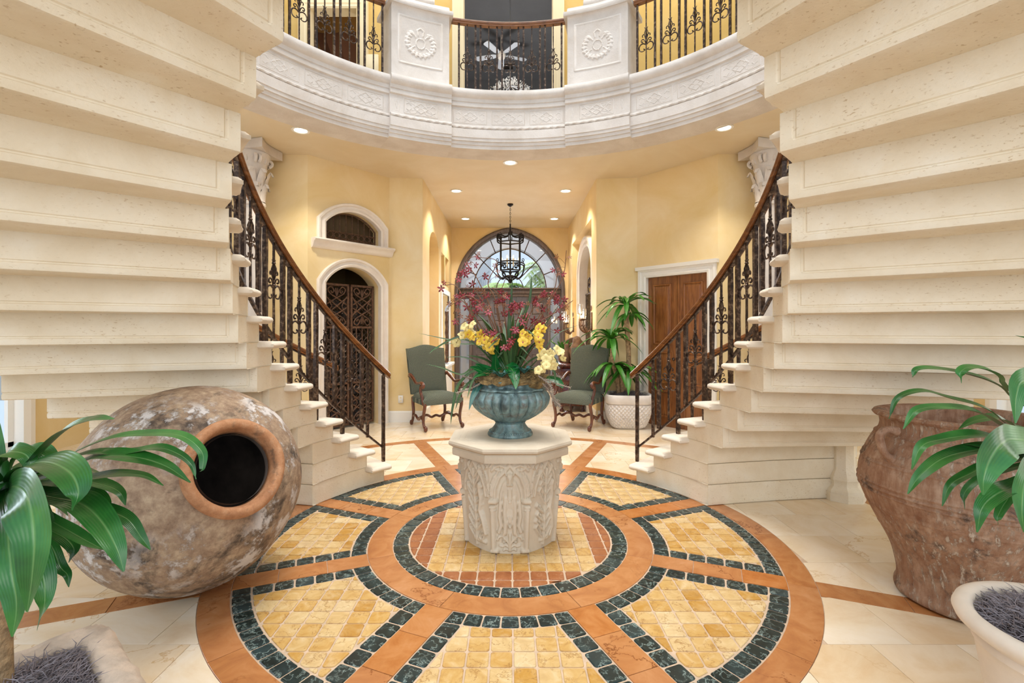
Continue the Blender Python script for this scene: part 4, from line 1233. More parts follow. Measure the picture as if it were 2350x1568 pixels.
# outside: portico wall with arch, paving, palm, neighbouring house
WP = Wall((3.2, 13.2), (-3.2, 13.2))
hole = [(3.2 - x, z) for x, z in parch(.98, 0, 0.0, e=.05, zc=2.62, cx=0)]
P_ = B(); outer = [(0, 0), (6.4, 0), (6.4, 5), (0, 5)]
WP.build('wall_portico', -.05, 5.2, [hole], .35, 'outwhite')
b = B()
for s in (-1, 1): b.box((s*1.75, 12.2, 2.6), (.25, 2.2, 5.2))
b.box((0, 12.2, 4.2), (3.3, 2.2, .1)); struct('wall_portico_sides', b, 'outwhite')
b = B(); b.box((0, 24, -.13), (40, 26.4, .1)); single('driveway', b, simple('pale_paving', '#b8b0a4', .9), 'pale paved driveway outside the entrance door', 'driveway', kind='structure')
hs = root('neighbour_house', 'white stuccoed house with a square tower beyond the entrance fanlight', 'house', (-3, 22, -.1))
b = B(); b.box((-4.2, 23, 2.3), (5.0, 3, 4.8)); obj('wall', b, 'outwhite', hs)
b = B(); b.box((-1.35, 22.4, 2.5), (.9, .9, 5.4)); obj('tower', b, 'outwhite', hs)
b = B(); b.prism([(-6.9, 21.3), (-1.8, 21.3), (-1.8, 24.7), (-6.9, 24.7)], 4.7, 4.95, .02); obj('roof', b, simple('clay_roof', '#b08868', .8), hs)
for x in (-5.3, -4.0, -2.8):
    b = B(); b.box((x, 21.48, 2.4), (.7, .08, 1.3)); w2 = obj('window', b, 'greyroom', hs)
def palm(x, y, h, seed, lab):
    rnd = random.Random(seed); rt = root('palm_tree', lab, 'palm', (x, y, -.1), 'palms outside the entrance')
    b = B(); b.tube(bez([(x, y, -.1), (x+.05, y, h*.5), (x, y, h)], 5), .13, 8); obj('trunk', b, 'trunk', rt)
    for k in range(22):
        az = rnd.uniform(0, 2*PI); el = rnd.uniform(-.5, 1.1); L = rnd.uniform(.9, 1.3); b = B(); pts = []
        for i in range(8):
            t = i/7; e = el - 1.5*t*t; pts.append((x + L*t*math.cos(az)*math.cos(el*.5), y + L*t*math.sin(az)*math.cos(el*.5), h + L*(t*math.sin(el) - .75*t*t)))
        b.tube(pts, .012, 4)
        for i in range(1, 8):
            p = Vector(pts[i]); d = (Vector(pts[i]) - Vector(pts[i-1])).normalized(); sd = d.cross(Vector((0, 0, 1))).normalized()
            for sg in (-1, 1):
                for q in range(2):
                    p0 = p - d*.06*q; tip = p0 + sd*sg*.26 + d*.16 - Vector((0, 0, .12))
                    b.add([p0 - d*.02, p0 + d*.03, tip, p0 + sd*sg*.12 + d*.05 + Vector((0, 0, .01))], [(0, 1, 3), (1, 2, 3), (2, 0, 3)])
        obj('frond', b, 'palm', rt, False)
palm(1.35, 17.5, 3.55, 3, 'green fan palm seen through the right half of the fanlight')
palm(-.3, 19.0, 3.0, 5, 'lower palm seen through the middle of the fanlight')
palm(2.2, 15.6, 1.0, 9, 'low palm seen through the right sidelight')

# ================================================================ WOODEN DOUBLE DOOR AND CASING (north-east)
b = B(); WNE.casing(b, [(du0, 0), (du0, 2.18), (du1, 2.18), (du1, 0)], [(-.01, -.05), (-.01, .02), (.02, .03), (.03, .02), (.07, .02), (.08, .035), (.12, .035), (.12, 0)])
b.add([WNE.at(u, h, z) for u in (du0-.15, du1+.15) for h, z in ((0, 2.28), (.06, 2.28), (.07, 2.33), (0, 2.33))], [(0, 1, 5, 4), (1, 2, 6, 5), (2, 3, 7, 6), (0, 3, 2, 1), (4, 5, 6, 7)])
struct('trim_1', b, 'white')
d2 = struct('door_2', B().box(tuple(WNE.at((du0+du1)/2, -.1, .005)), (.9, .1, .012), rot=math.atan2(WNE.t.y, WNE.t.x)), 'doorwood')
def wbox(Wl, b, u0, u1, w0, w1, z0, z1):
    P = [Wl.at(u, w, z) for z in (z0, z1) for w in (w0, w1) for u in (u0, u1)]
    return b.add(P, [(0, 2, 3, 1), (4, 5, 7, 6), (0, 1, 5, 4), (2, 6, 7, 3), (0, 4, 6, 2), (1, 3, 7, 5)])
def panelw(Wl, u0, u1, z0, z1, w_):
    b = B()
    def rc(i_, yy): return [Wl.at(u0+i_, yy, z0+i_), Wl.at(u1-i_, yy, z0+i_), Wl.at(u1-i_, yy, z1-i_), Wl.at(u0+i_, yy, z1-i_)]
    L = [rc(0, w_), rc(.004, w_+.014), rc(.018, w_+.016), rc(.028, w_+.002), rc(.034, w_+.002), rc(.055, w_+.010), rc(.06, w_+.010)]
    b.v = [p for l in L for p in l]; n = len(L); b.f = [(k*4+q, k*4+(q+1) % 4, (k+1)*4+(q+1) % 4, (k+1)*4+q) for k in range(n-1) for q in range(4)] + [tuple(range(4*n-4, 4*n))]
    return b
um = (du0+du1)/2
for ua, ub in ((du0+.005, um-.004), (um+.004, du1-.005)):
    b = wbox(WNE, B(), ua, ub, -.09, -.045, .01, 2.17); lf = obj('door_leaf', b, 'doorwood', d2, False)
    for z0, z1 in ((1.18, 2.06), (.62, 1.08), (.13, .52)):
        obj('raised_panel', panelw(WNE, ua+.09, ub-.09, z0, z1, -.045), 'doorwood', lf, False)
    if ub < um: pass
b = B(); p = WNE.at(um + .05, -.03, .98); b.sphere(p, .024, 10, 6); b.tube([WNE.at(um+.05, -.045, .98), p], .01, 6); obj('door_knob', b, 'iron', d2)
b = B(); b.box((2.32, 6.83 + .3, 1.1), (1.4, .05, 2.3), rot=math.atan2(WNE.t.y, WNE.t.x)); struct('wall_behind_door', b, 'dark')

# ================================================================ RUSTY IRON GATE
gt = root('iron_gate', 'rusty scrolled wrought-iron double gate in the white stone arch', 'gate', tuple(WNW.at((gu0+gu1)/2, -.12, 0)))
def gtube(b, pts, r, w_=-.13, n=5, closed=False): b.tube([WNW.at(u, w_, z) for u, z in pts], r, n, closed)
# NW wall: u grows from its right end to its left end in the photograph
gl, gr, gm = gu1 - .06, gu0 + .03, (gu1 - .06 + gu0 + .03)/2
for ua, ub in ((gr, gm - .012), (gm + .012, gl)):
    b = B(); wbox(WNW, b, ua, ua+.03, -.15, -.12, .03, 2.05); wbox(WNW, b, ub-.03, ub, -.15, -.12, .03, 2.05)
    for z in (.03, .62, 1.42, 2.02): wbox(WNW, b, ua, ub, -.15, -.12, z, z+.03)
    lf = obj('gate_leaf', b, 'gate', gt, False)
    cu = (ua+ub)/2; hw = (ub-ua)/2 - .035
    for zb, zt_ in ((1.46, 2.01), (.07, .61)):
        b = B()
        zm_ = (zb+zt_)/2; hh = (zt_-zb)/2
        for sg in (-1, 1):
            for sz in (-1, 1):
                pts = bez([(cu, zm_ + sz*hh*.42, 0), (cu + sg*hw*.62, zm_ + sz*hh*.62, 0), (cu + sg*hw*.86, zm_ + sz*hh*.85, 0), (cu + sg*hw*.55, zm_ + sz*hh*.98, 0), (cu + sg*hw*.28, zm_ + sz*hh*.80, 0), (cu + sg*hw*.45, zm_ + sz*hh*.66, 0), (cu + sg*hw*.58, zm_+sz*hh*.78, 0)], 4)
                gtube(b, [(p.x, p.y) for p in pts], .010)
                gtube(b, [(cu, zm_ + sz*hh*.5), (cu + sg*.035, zm_ + sz*hh*.82)], .008); gtube(b, [(cu, zm_ + sz*hh*.5), (cu + sg*.015, zm_ + sz*hh*.92)], .008)
                gtube(b, [(cu + sg*hw*.98, zm_ + sz*hh*.08), (cu, zm_ + sz*hh*.42)], .010)
                gtube(b, [(cu + sg*hw, zm_ + sz*hh*.5), (cu + sg*hw*.5, zm_ + sz*hh*.0)], .008)
            gtube(b, [(cu + sg*hw, zm_ + sg*.0 + .12), (cu - sg*hw, zm_ - .12)], .010)
        b.sphere(WNW.at(cu, -.125, zm_), .022, 8, 5)
        obj('scroll_panel', b, 'gate', lf)
    b = B()
    for i in range(1, 4): gtube(b, [(ua + (ub-ua)*i/4, .65), (ua + (ub-ua)*i/4, 1.42)], .009)
    for z in (.85, 1.03, 1.2): gtube(b, [(cu + .028*math.cos(t), z + .028*math.sin(t)) for t in np.linspace(0, 2*PI, 13)[:-1]], .007, closed=True)
    obj('upright_bars', b, 'gate', lf)
    b = B()
    sp = .085
    for i in range(-26, 30):
        for sg in (-1, 1):
            # diagonal u = c + sg*z
            pts = []
            for z in (.05, 2.02):
                pass
            c = (ua + sp*i)
            z0, z1 = .05, 2.02; u0_, u1_ = (c + z0, c + z1) if sg > 0 else (c + 2.05 - z0 - .0, c + 2.05 - z1)
            # clip against ua..ub
            du_ = u1_ - u0_; t0 = max(0, min((ua-u0_)/du_, (ub-u0_)/du_)); t1 = min(1, max((ua-u0_)/du_, (ub-u0_)/du_))
            if t1 - t0 < .01: continue
            gtube(b, [(u0_+du_*t0, z0+(z1-z0)*t0), (u0_+du_*t1, z0+(z1-z0)*t1)], .007, w_=-.17, n=4)
    obj('diagonal_lattice', b, 'iron', lf)
b = B()
for z in (.42, 1.72): b.lathe([(.001, z-.09), (.022, z-.03), (.012, z), (.022, z+.03), (.001, z+.09)], WNW.at(gu0-.03, -.05, 0), 6)
obj('hinge', b, 'iron', gt)
# wine cellar wall rack seen dimly behind
b = B()
for c in range(6):
    for r_ in range(11): 
        q = WNW.at(.1 + c*.19, -.75, .1 + r_*.17); b.box(q, (.13, .05, .12), rot=math.atan2(WNW.t.y, WNW.t.x))
o = single('wine_rack', b, simple('slate_grey_bottle_ends', '#6d6a68', .4), 'dim grey wine rack behind the rusty gate', 'rack', kind='stuff')

# ================================================================ CORINTHIAN COLUMNS
for s in (-1, 1):
    x, y = s*3.2, 6.0
    rt = root('stone_column', 'tall stone column with leafy capital beside the ' + ('iron gate wall' if s < 0 else 'wooden door wall') , 'column', (x, y, 0), 'columns under the balcony')
    b = B(); b.box((x, y, .06), (.42, .42, .12), bev=.01); b.lathe([(.2, .12), (.21, .15), (.2, .19), (.165, .2), (.16, .23), (.18, .25), (.18, .27), (.15, .29)], (x, y, 0), 28); obj('base', b, 'coral', rt)
    b = B(); b.lathe([(.15, .28), (.148, 1.2), (.135, 2.2), (.125, 2.92), (.15, 2.93), (.155, 2.95), (.15, 2.97), (.13, 2.98)], (x, y, 0), 28); obj('shaft', b, 'coral', rt)
    def mod(an, z): return 1.0
    prof = [(.13, 2.97), (.135, 3.1), (.145, 3.3), (.17, 3.45), (.21, 3.56), (.2, 3.58)]
    b = B(); b.lathe(prof, (x, y, 0), 28)
    rnd = random.Random(4)
    for row, (zb, hh, rr0, out, n) in enumerate(((2.98, .22, .130, .06, 8), (3.12, .25, .140, .08, 8))):
        for i in range(n):
            an = 2*PI*(i + .5*row)/n; P = []
            for j in range(8):
                t = j/7; z = zb + hh*min(1, t*1.15) - (.05 if t > .9 else 0) ; r = rr0 + .012 + out*t**2.2; wd = .072*(1 - .4*t)*(1 if t < .95 else .5)
                for q in (-1, -.5, 0, .5, 1):
                    rr_ = r + .012*(1-abs(q)) - (.01*(j % 2))*abs(q); a = an + q*wd/r; P.append((x + rr_*math.cos(a), y + rr_*math.sin(a), z))
            b.grid(P, 5, 8)
    for i in range(8):
        an = PI/4*i + PI/8*0; rr_ = .215 if i % 2 else .17; sg = 1
        for sg in (-1, 1):
            sp = spiral(0, 0, .05, .01, -PI/2, PI*1.6, 12)
            b.tube([(x + (rr_ - .03 + u)*math.cos(an + sg*.12), y + (rr_ - .03 + u)*math.sin(an + sg*.12), 3.5 + v) for u, v in sp], [.02]*9 + [.018, .016, .014, .014], 6)
    cpl = obj('leafy_capital', b, 'coral', rt, auto=50)
    pts = []
    for i in range(4):
        a = PI/4 + PI/2*i
        for q in range(6):
            t = q/6; c0 = Vector((math.cos(a), math.sin(a)))*.36; c1 = Vector((math.cos(a+PI/2), math.sin(a+PI/2)))*.36; p = c0.lerp(c1, t); mdir = (c0+c1).normalized(); p -= mdir*.05*math.sin(PI*t); pts.append((x + p.x, y + p.y))
    b = B(); b.prism(pts, 3.58, 3.70, .012); obj('abacus', b, 'coral', cpl)

# ================================================================ RECESSED LIGHTS
WARM = (1.0, .93, .80)
lamps = [(690, 299, 'under the balcony above the small arched window'), (1662, 293, 'under the balcony above the wooden door wall'), (1171, 373, 'centred just inside the balcony edge'), (1047, 438, 'near the hallway mouth on the side of the niche'), (1298, 438, 'near the hallway mouth on the side of the console table'), (1068, 502, 'deep in the hallway on the niche side of the lantern'), (1272, 502, 'deep in the hallway on the console side of the lantern')]
lt0 = None
for x_, y_, where in lamps:
    Y = (ZC - H)*FPX/(HOR - y_); X = (x_ - CXP)/FPX*Y
    if lt0 is None:
        rt = root('recessed_light', 'round white recessed ceiling light ' + where, 'light', (X, Y, ZC), 'recessed lights in the lower ceiling')
        b = B(); b.lathe([(.10, ZC-.001), (.10, ZC-.008), (.085, ZC-.012), (.072, ZC-.006), (.070, ZC+.0)], (X, Y, 0), 28); obj('trim_ring', b, 'white', rt)
        b = B(); b.lathe([(.001, ZC-.003), (.071, ZC-.003)], (X, Y, 0), 28); obj('lens', b, 'lamp', rt); lt0 = rt
    else:
        rt = copy_tree(lt0); rt.location = (X, Y, ZC); rt['label'] = 'round white recessed ceiling light ' + where
    spot('recessed_lamp', (X, Y, ZC - .03), 80 if Y > 6 else 75, WARM, 112, .55)
for x_, p_ in ((-1.2, 55), (-1.05, 40)): pass
# pedestal uplights/upstairs spots grazing the cartouches
spot('pedestal_spot_left', (-.85, 4.9, 7.6), 190, (1, .97, .9), 24, .9, (-1.0, 5.98, 5.0))
spot('pedestal_spot_right', (.70, 4.9, 7.6), 150, (1, .97, .9), 26, .9, (.78, 6.05, 4.75))

# ================================================================ LANTERN
lx, ly = 0.0, 8.85
lt = root('hanging_lantern', 'black wrought-iron hexagonal hanging lantern on a chain before the fanlight', 'lantern', (lx, ly, ZC))
b = B(); b.lathe([(.001, ZC), (.055, ZC), (.055, ZC-.02), (.035, ZC-.035), (.012, ZC-.05), (.001, ZC-.05)], (lx, ly, 0), 16); obj('ceiling_rose', b, 'lantern', lt)
b = B(); z = ZC - .05
i = 0
while z > 3.30:
    w_ = .010 if i % 2 else .0
    pts = [((lx + .011*math.cos(t)) if i % 2 else lx, ly if i % 2 else ly + .011*math.cos(t), z - .02 + .02*math.sin(t)) for t in np.linspace(0, 2*PI, 11)[:-1]]
    b.tube(pts, .0035, 4, closed=True); z -= .034; i += 1
obj('chain', b, 'lantern', lt)
zt_, zb_ = 3.00, 2.48; Rl = .20
hexp = [(lx + Rl*math.cos(PI/3*k + PI/6), ly + Rl*math.sin(PI/3*k + PI/6)) for k in range(6)]
b = B()
for k in range(6):
    x, y = hexp[k]; x2, y2 = hexp[(k+1) % 6]
    b.tube([(x, y, zb_), (x, y, zt_)], .016, 5)
    for z in (zt_, zb_ + .16, zb_): b.tube([(x, y, z), (x2, y2, z)], .014, 5)
    dx, dy = (x-lx)/Rl, (y-ly)/Rl
    # crown scroll
    pts = bez([(.0, 3.30, 0), (.03, 3.14, 0), (.12, 3.10, 0), (.20, 3.12, 0), (.27, 3.10, 0), (.27, 3.03, 0), (.21, 3.00, 0), (.19, 3.05, 0), (.22, 3.08, 0)], 3)
    b.tube([(lx + dx*p.x, ly + dy*p.x, p.y) for p in pts], .013, 5)
    # bottom scroll
    pts = bez([(.20, 2.62, 0), (.27, 2.60, 0), (.29, 2.55, 0), (.25, 2.40, 0), (.16, 2.33, 0), (.10, 2.38, 0), (.13, 2.44, 0), (.17, 2.42, 0), (.10, 2.34, 0), (.02, 2.30, 0)], 3)
    b.tube([(lx + dx*p.x, ly + dy*p.x, p.y) for p in pts], .012, 5)
    for sg_ in (-1, 1):
        pts = spiral(.235, 3.02 + .0*sg_, .045, .01, PI/2 if sg_ > 0 else -PI/2, (PI/2 + PI*2.2) if sg_ > 0 else (-PI/2 - PI*2.2), 10); b.tube([(lx + dx*(u) - dy*.03*sg_, ly + dy*(u) + dx*.03*sg_, v + .09) for u, v in pts], .008, 4)
    pts = spiral(.13, 2.56, .05, .012, 0, PI*2.4, 12); b.tube([(lx + dx*u, ly + dy*u, v) for u, v in pts], .009, 4)
    pts = spiral(.26, 2.66, .035, .008, -PI/2, PI*1.4, 9); b.tube([(lx + dx*u, ly + dy*u, v) for u, v in pts], .007, 4)
b.tube([(lx, ly, 3.33), (lx, ly, 3.0)], .012, 6)
b.lathe([(.001, 2.24), (.03, 2.26), (.05, 2.3), (.02, 2.34), (.012, 2.4), (.03, 2.44), (.012, 2.5)], (lx, ly, 0), 12)
b.lathe([(.001, 2.335), (.05, 2.33), (.115, 2.36), (.12, 2.375), (.10, 2.365), (.03, 2.35)], (lx, ly, 0), 20)
obj('cage', b, 'lantern', lt)
b = B()
for k in range(6):
    x, y = hexp[k]; x2, y2 = hexp[(k+1) % 6]; b.add([(x, y, zb_+.16), (x2, y2, zb_+.16), (x2, y2, zt_), (x, y, zt_)], [(0, 1, 2, 3)])
obj('glass_panes', b, 'glass', lt, False)
for k in range(4):
    a = PI/4 + PI/2*k; x, y = lx + .08*math.cos(a), ly + .08*math.sin(a)
    b = B(); b.tube([(x, y, 2.56), (x, y, 2.70)], .013, 8); cd = obj('candle_sleeve', b, 'candle', lt)
    b = B(); b.lathe([(.001, 2.70), (.010, 2.715), (.009, 2.735), (.001, 2.76)], (x, y, 0), 8); obj('bulb', b, 'bulb', cd)
    b = B(); b.tube([(lx, ly, 2.50), (x, y, 2.53), (x, y, 2.56)], .008, 5); obj('arm', b, 'lantern', lt)
b = B(); b.tube([(lx, ly, 2.5), (lx, ly, 3.0)], .01, 5); obj('centre_rod', b, 'lantern', lt)

# ================================================================ UPSTAIRS ROOM: fan, chandelier, vent
fr_ = root('ceiling_fan', 'white ceiling fan with four blades in the dark room beyond the balcony railing', 'fan', (-.22, 12.0, 8.7))
b = B(); b.tube([(-.22, 12, 8.7), (-.22, 12, 8.3)], .02, 8); b.lathe([(.001, 8.12), (.08, 8.13), (.11, 8.2), (.1, 8.27), (.02, 8.32)], (-.22, 12, 0), 16); obj('motor', b, 'white', fr_)
for k in range(5):
    a = R(20 + 72*k); b = B(); ct, s_ = math.cos(a), math.sin(a)
    P = [(-.22 + ct*r - s_*w2, 12 + s_*r + ct*w2, 8.2 + .02*(w2 > 0)) for r, w2 in ((.12, -.03), (.2, -.07), (.62, -.085), (.66, -.05), (.66, .05), (.62, .085), (.2, .07), (.12, .03))]
    b.add(P + [(x, y, z+.01) for x, y, z in P], [tuple(range(7, -1, -1)), tuple(range(8, 16))] + [(i, (i+1) % 8, 8+(i+1) % 8, 8+i) for i in range(8)]); obj('blade', b, simple('blade_white', '#cfd6e0', .5) if k == 0 else bpy.data.materials['blade_white'], fr_, False)
b = B(); b.box((-.15, 13.4, 8.69), (.45, .25, .02)); 
for i in range(5): b.box((-.15, 13.31 + i*.045, 8.675), (.4, .012, .012))
single('ceiling_vent', b, 'dark', 'small dark air vent above the white ceiling fan', 'vent')
ch = root('crystal_chandelier', 'glittering crystal chandelier just visible above the balcony floor behind the railing', 'chandelier', (0, 9.7, 6.5))
rnd = random.Random(2); b = B()
for i in range(520):
    a = rnd.uniform(0, 2*PI); t = rnd.random(); r = .44*math.sqrt(t)*1.0; z = 6.44 - .30*(r/.44)**2 - rnd.uniform(0, .14)
    x, y = r*math.cos(a), 9.7 + r*math.sin(a); h = rnd.uniform(.02, .04)
    b.add([(x-.007, y, z), (x, y-.007, z), (x+.007, y, z), (x, y+.007, z), (x, y, z+h*.6), (x, y, z-h)], [(0, 1, 4), (1, 2, 4), (2, 3, 4), (3, 0, 4), (1, 0, 5), (2, 1, 5), (3, 2, 5), (0, 3, 5)])
obj('crystal_drops', b, 'crystal', ch, False, kind='stuff')
b = B(); b.tube([(0, 9.7, 6.5), (0, 9.7, 8.7)], .012, 6)
for k in range(8):
    a = PI/4*k; b.tube([(0, 9.7, 6.3), (.22*math.cos(a), 9.7 + .22*math.sin(a), 6.2), (.40*math.cos(a), 9.7 + .40*math.sin(a), 6.28)], .008, 5)
obj('frame', b, 'silver', ch)
point('chandelier_glow', (0, 9.3, 6.75), 14, (1, .96, .9), .2)

# ================================================================ SCONCES, OUTLET, CONSOLE, POTS
sc0 = None
for Y, lab in ((9.95, 'iron wall sconce with glass candle cups beyond the arched window, nearer the entry door'), (7.98, 'iron wall sconce with glass candle cups in front of the arched window bars')):
    if sc0 is None:
        rt = root('wall_sconce', lab, 'sconce', (0, 0, 0), 'iron wall sconces'); 
        b = B(); b.box((-.01, 0, .0), (.02, .06, .30), bev=.006)
        for sg in (-1, 1):
            pts = spiral(.0, .22, .05, .012, -PI/2, PI*1.5 if sg > 0 else -PI*2.5, 12); b.tube([(-.02, u, v) for u, v in pts], .007, 5)
        obj('back_plate', b, 'gate', rt)
        for k, (dx, dy, dz) in enumerate(((-.16, -.11, .06), (-.16, .11, .06), (-.20, 0, .14))):
            b = B(); b.tube(bez([(-.01, 0, -.1), (dx*.5, dy*.5, -.18), (dx, dy, -.10), (dx, dy, dz - .04)], 4), .010, 5)
            b.lathe([(.001, dz-.05), (.03, dz-.04), (.045, dz-.02), (.02, dz-.01)], (dx, dy, 0), 12)
            for q in range(5):
                t = q/5; b.tube([(dx*(.4+.5*t), dy*(.4+.5*t), -.17 + .03*q), (dx*(.4+.5*t) - .02, dy*(.4+.5*t), -.2 + .03*q)], .008, 4)
            arm = obj('arm', b, 'gate', rt)
            b = B(); b.lathe([(.035, dz-.02), (.048, dz+.02), (.05, dz+.12), (.047, dz+.14)], (dx, dy, 0), 16); obj('glass_cup', b, 'shade', arm)
            b = B(); b.lathe([(.001, dz), (.012, dz+.01), (.012, dz+.05), (.008, dz+.07), (.001, dz+.10)], (dx, dy, 0), 8); obj('candle_bulb', b, 'bulb', arm)
        sc0 = rt; rt.location = (1.31, Y, 1.50)
    else:
        rt = copy_tree(sc0); rt.location = (1.31, Y - .25, 1.53); rt['label'] = lab
    point('sconce_glow', (1.08, rt.location.y, 1.62), 7, (1, .72, .4), .05)
b = B(); b.box((-1.655, 7.31, .35), (.075, .012, .115), bev=.004)
o = root('power_outlet', 'white double power outlet low on the yellow wall beside the left armchair', 'outlet', (-1.655, 7.31, .35)); obj('cover_plate', b, 'white', o)
for dz in (-.025, .025):
    b = B(); b.lathe([(.001, 0), (.015, 0), (.015, .004), (.001, .004)], (0, 0, 0), 12, axis=Matrix.Rotation(R(90), 3, 'X')); 
    for dx in (-.005, .005): b.box((dx, -.006, .002), (.002, .004, .007))
    b.v = [(x - 1.655, y + 7.302, z + .35 + dz) for x, y, z in b.v]; obj('socket', b, 'cream', o)
ct = root('console_table', 'dark red wooden console cabinet with panelled drawers behind the right armchair', 'cabinet', (1.06, 8.95, 0))
b = B(); b.box((1.06, 8.95, .44), (.42, 1.5, .68), bev=.008); obj('body', b, 'console', ct)
b = B(); b.box((1.05, 8.95, .80), (.50, 1.62, .035), bev=.012); b.box((1.055, 8.95, .775), (.46, 1.56, .02), bev=.006); obj('top', b, 'console', ct)
for y in (8.28, 9.62):
    for x in (.88, 1.24):
        b = B(); b.lathe([(.035, 0), (.04, .03), (.025, .05), (.03, .11)], (x, y, 0), 10); obj('foot', b, 'console', ct)
for j in range(2):
    b = B(); b.box((1.06 - .17 + j*.0, 8.195, .68 - j*.01), (.0, .0, .0)) if False else None
for z0, z1 in ((.62, .74), (.46, .60), (.14, .44)):
    b = B(); b.box((1.06, 8.195, (z0+z1)/2), (.38, .02, z1-z0), bev=.006); dr = obj('drawer', b, 'console', ct)
    b = B(); b.sphere((1.06, 8.175, (z0+z1)/2), .014, 8, 6); obj('knob', b, 'silver', dr)
    for k in range(3):
        b = B(); b.box((.845, 8.46 + k*.49, (z0+z1)/2), (.02, .45, z1-z0), bev=.006); obj('drawer', b, 'console', ct)
def lathe_thing(name, lab, cat, x, y, z, prof, mat, n=24, extra=None, group=None, mod=None):
    b = B(); b.lathe(prof, (x, y, z), n, mod)
    if extra: extra(b, x, y, z)
    return single(name, b, mat, lab, cat, group, loc=(x, y, z))
def owl(b, x, y, z):
    b.tube(bez([(x-.09, y, z+.12), (x-.13, y, z+.2), (x-.11, y, z+.28), (x-.06, y, z+.3)], 4), .012, 6)
lathe_thing('carved_jug', 'tall hooded brown carved wooden jug on the console, nearest the armchair', 'jug', 1.16, 8.42, .8175, [(.085, 0), (.095, .02), (.12, .12), (.125, .2), (.115, .28), (.08, .34), (.075, .38), (.07, .42), (.045, .46), (.001, .475)], 'brownpot', extra=owl)
lathe_thing('small_brown_jug', 'smaller slim brown jug on the console beside the hooded one', 'jug', 1.0, 8.55, .8175, [(.05, 0), (.06, .02), (.07, .12), (.055, .22), (.04, .26), (.045, .30), (.035, .33), (.001, .335)], 'brownpot')
rd = root('round_basket_tray', 'round woven brown tray standing on edge against the wall on the console', 'tray', (1.18, 8.95, .8175))
b = B(); b.lathe([(.001, -.02), (.2, -.02), (.22, .0), (.2, .02), (.18, .005), (.001, .005)], (1.18, 8.95, 1.045), 30, axis=Matrix.Rotation(R(78), 3, 'X')); obj('disc', b, 'brownpot', rd)
po = root('potted_zz_plant', 'small green leafy plant in a ribbed brown pot on the console', 'potted plant', (.98, 8.9, .8175))
b = B(); b.lathe([(.07, 0), (.085, .01), (.10, .1), (.105, .16), (.11, .18), (.10, .19), (.09, .17), (.001, .16)], (.98, 8.9, .8175), 24); obj('pot', b, 'brownpot', po)
rnd = random.Random(8)
for k in range(13):
    az = rnd.uniform(0, 2*PI); L = rnd.uniform(.2, .36); el = rnd.uniform(.5, 1.3); b = B(); pts = []
    for i in range(7):
        t = i/6; pts.append(Vector((.98 + L*t*math.cos(az)*math.cos(el), 8.9 + L*t*math.sin(az)*math.cos(el), .98 + L*t*math.sin(el) - .05*t*t)))
    b.tube(pts, .004, 4)
    for i in range(1, 7):
        d = (pts[i]-pts[i-1]).normalized(); sd = d.cross(Vector((0, 0, 1))).normalized()
        for sg in (-1, 1):
            p = pts[i]; m_ = p + sd*sg*.035 + d*.02 + Vector((0, 0, .012)); tp = p + sd*sg*.065 + d*.045
            b.add([p, p + sd*sg*.03 - d*.008, tp, m_ + d*.012], [(0, 1, 2, 3)])
    obj('frond', b, 'leaf_far', po, False)
# twisted pole figure on the white ledge of the left hallway wall
tp = root('twisted_pole', 'dark rope-twisted pole with a silver bird finial on the white window ledge', 'sculpture', (-1.29, 9.72, .71))
b = B(); P = []
for i in range(60):
    z = .74 + i*.0175
    for k in range(8):
        a = 2*PI*k/8; rr_ = .028*(1 + .22*math.cos(2*a - i*.55)); P.append((-1.28 + rr_*math.cos(a), 9.72 + rr_*math.sin(a), z))
b.grid(P, 8, 60, closed=True); obj('shaft', b, 'gate', tp)
b = B(); b.lathe([(.05, .71), (.05, .725), (.03, .74)], (-1.28, 9.72, 0), 12); obj('base', b, 'silver', tp)
b = B(); b.sphere((-1.28, 9.72, 1.79), .035, 10, 8, (1, 1, 1.2)); b.tube(bez([(-1.28, 9.72, 1.8), (-1.25, 9.68, 1.86), (-1.20, 9.62, 1.90), (-1.18, 9.56, 1.97)], 4), [.03]*4 + [.025]*4 + [.018]*3 + [.006]*2, 7); b.tube([(-1.28, 9.75, 1.80), (-1.30, 9.85, 1.74)], [.022, .005], 6); obj('bird_finial', b, 'silver', tp)
def straws(b, cx, cy, z, rx, ry, n, seed, hgt=.05, rot=0, L=(.03, .08), inside=None):
    rr_ = random.Random(seed); cr, sr = math.cos(rot), math.sin(rot)
    for _ in range(n):
        u, v = rr_.uniform(-1, 1), rr_.uniform(-1, 1)
        if inside == 'round' and u*u+v*v > 1: continue
        e = max(abs(u), abs(v)) if inside != 'round' else math.hypot(u, v)
        x, y = u*rx, v*ry; x, y = cx + x*cr - y*sr, cy + x*sr + y*cr
        zz = z + hgt*(1 - e*e) + rr_.uniform(-.008, .014); a = rr_.uniform(0, 2*PI); l = rr_.uniform(*L); el = rr_.uniform(-.3, .6); w_ = .0016
        p = Vector((x, y, zz)); d = Vector((math.cos(a)*math.cos(el), math.sin(a)*math.cos(el), math.sin(el)))*l
        mid = p + d*.5 + Vector((rr_.uniform(-.01, .01), rr_.uniform(-.01, .01), .008)); q = p + d; sd = Vector((-d.y, d.x, 0)).normalized()*w_; u_ = Vector((0, 0, w_*1.4))
        b.add([p-sd, p+sd, p+u_, mid-sd, mid+sd, mid+u_, q], [(0, 1, 4, 3), (1, 2, 5, 4), (2, 0, 3, 5), (3, 4, 6), (4, 5, 6), (5, 3, 6)])
    return b

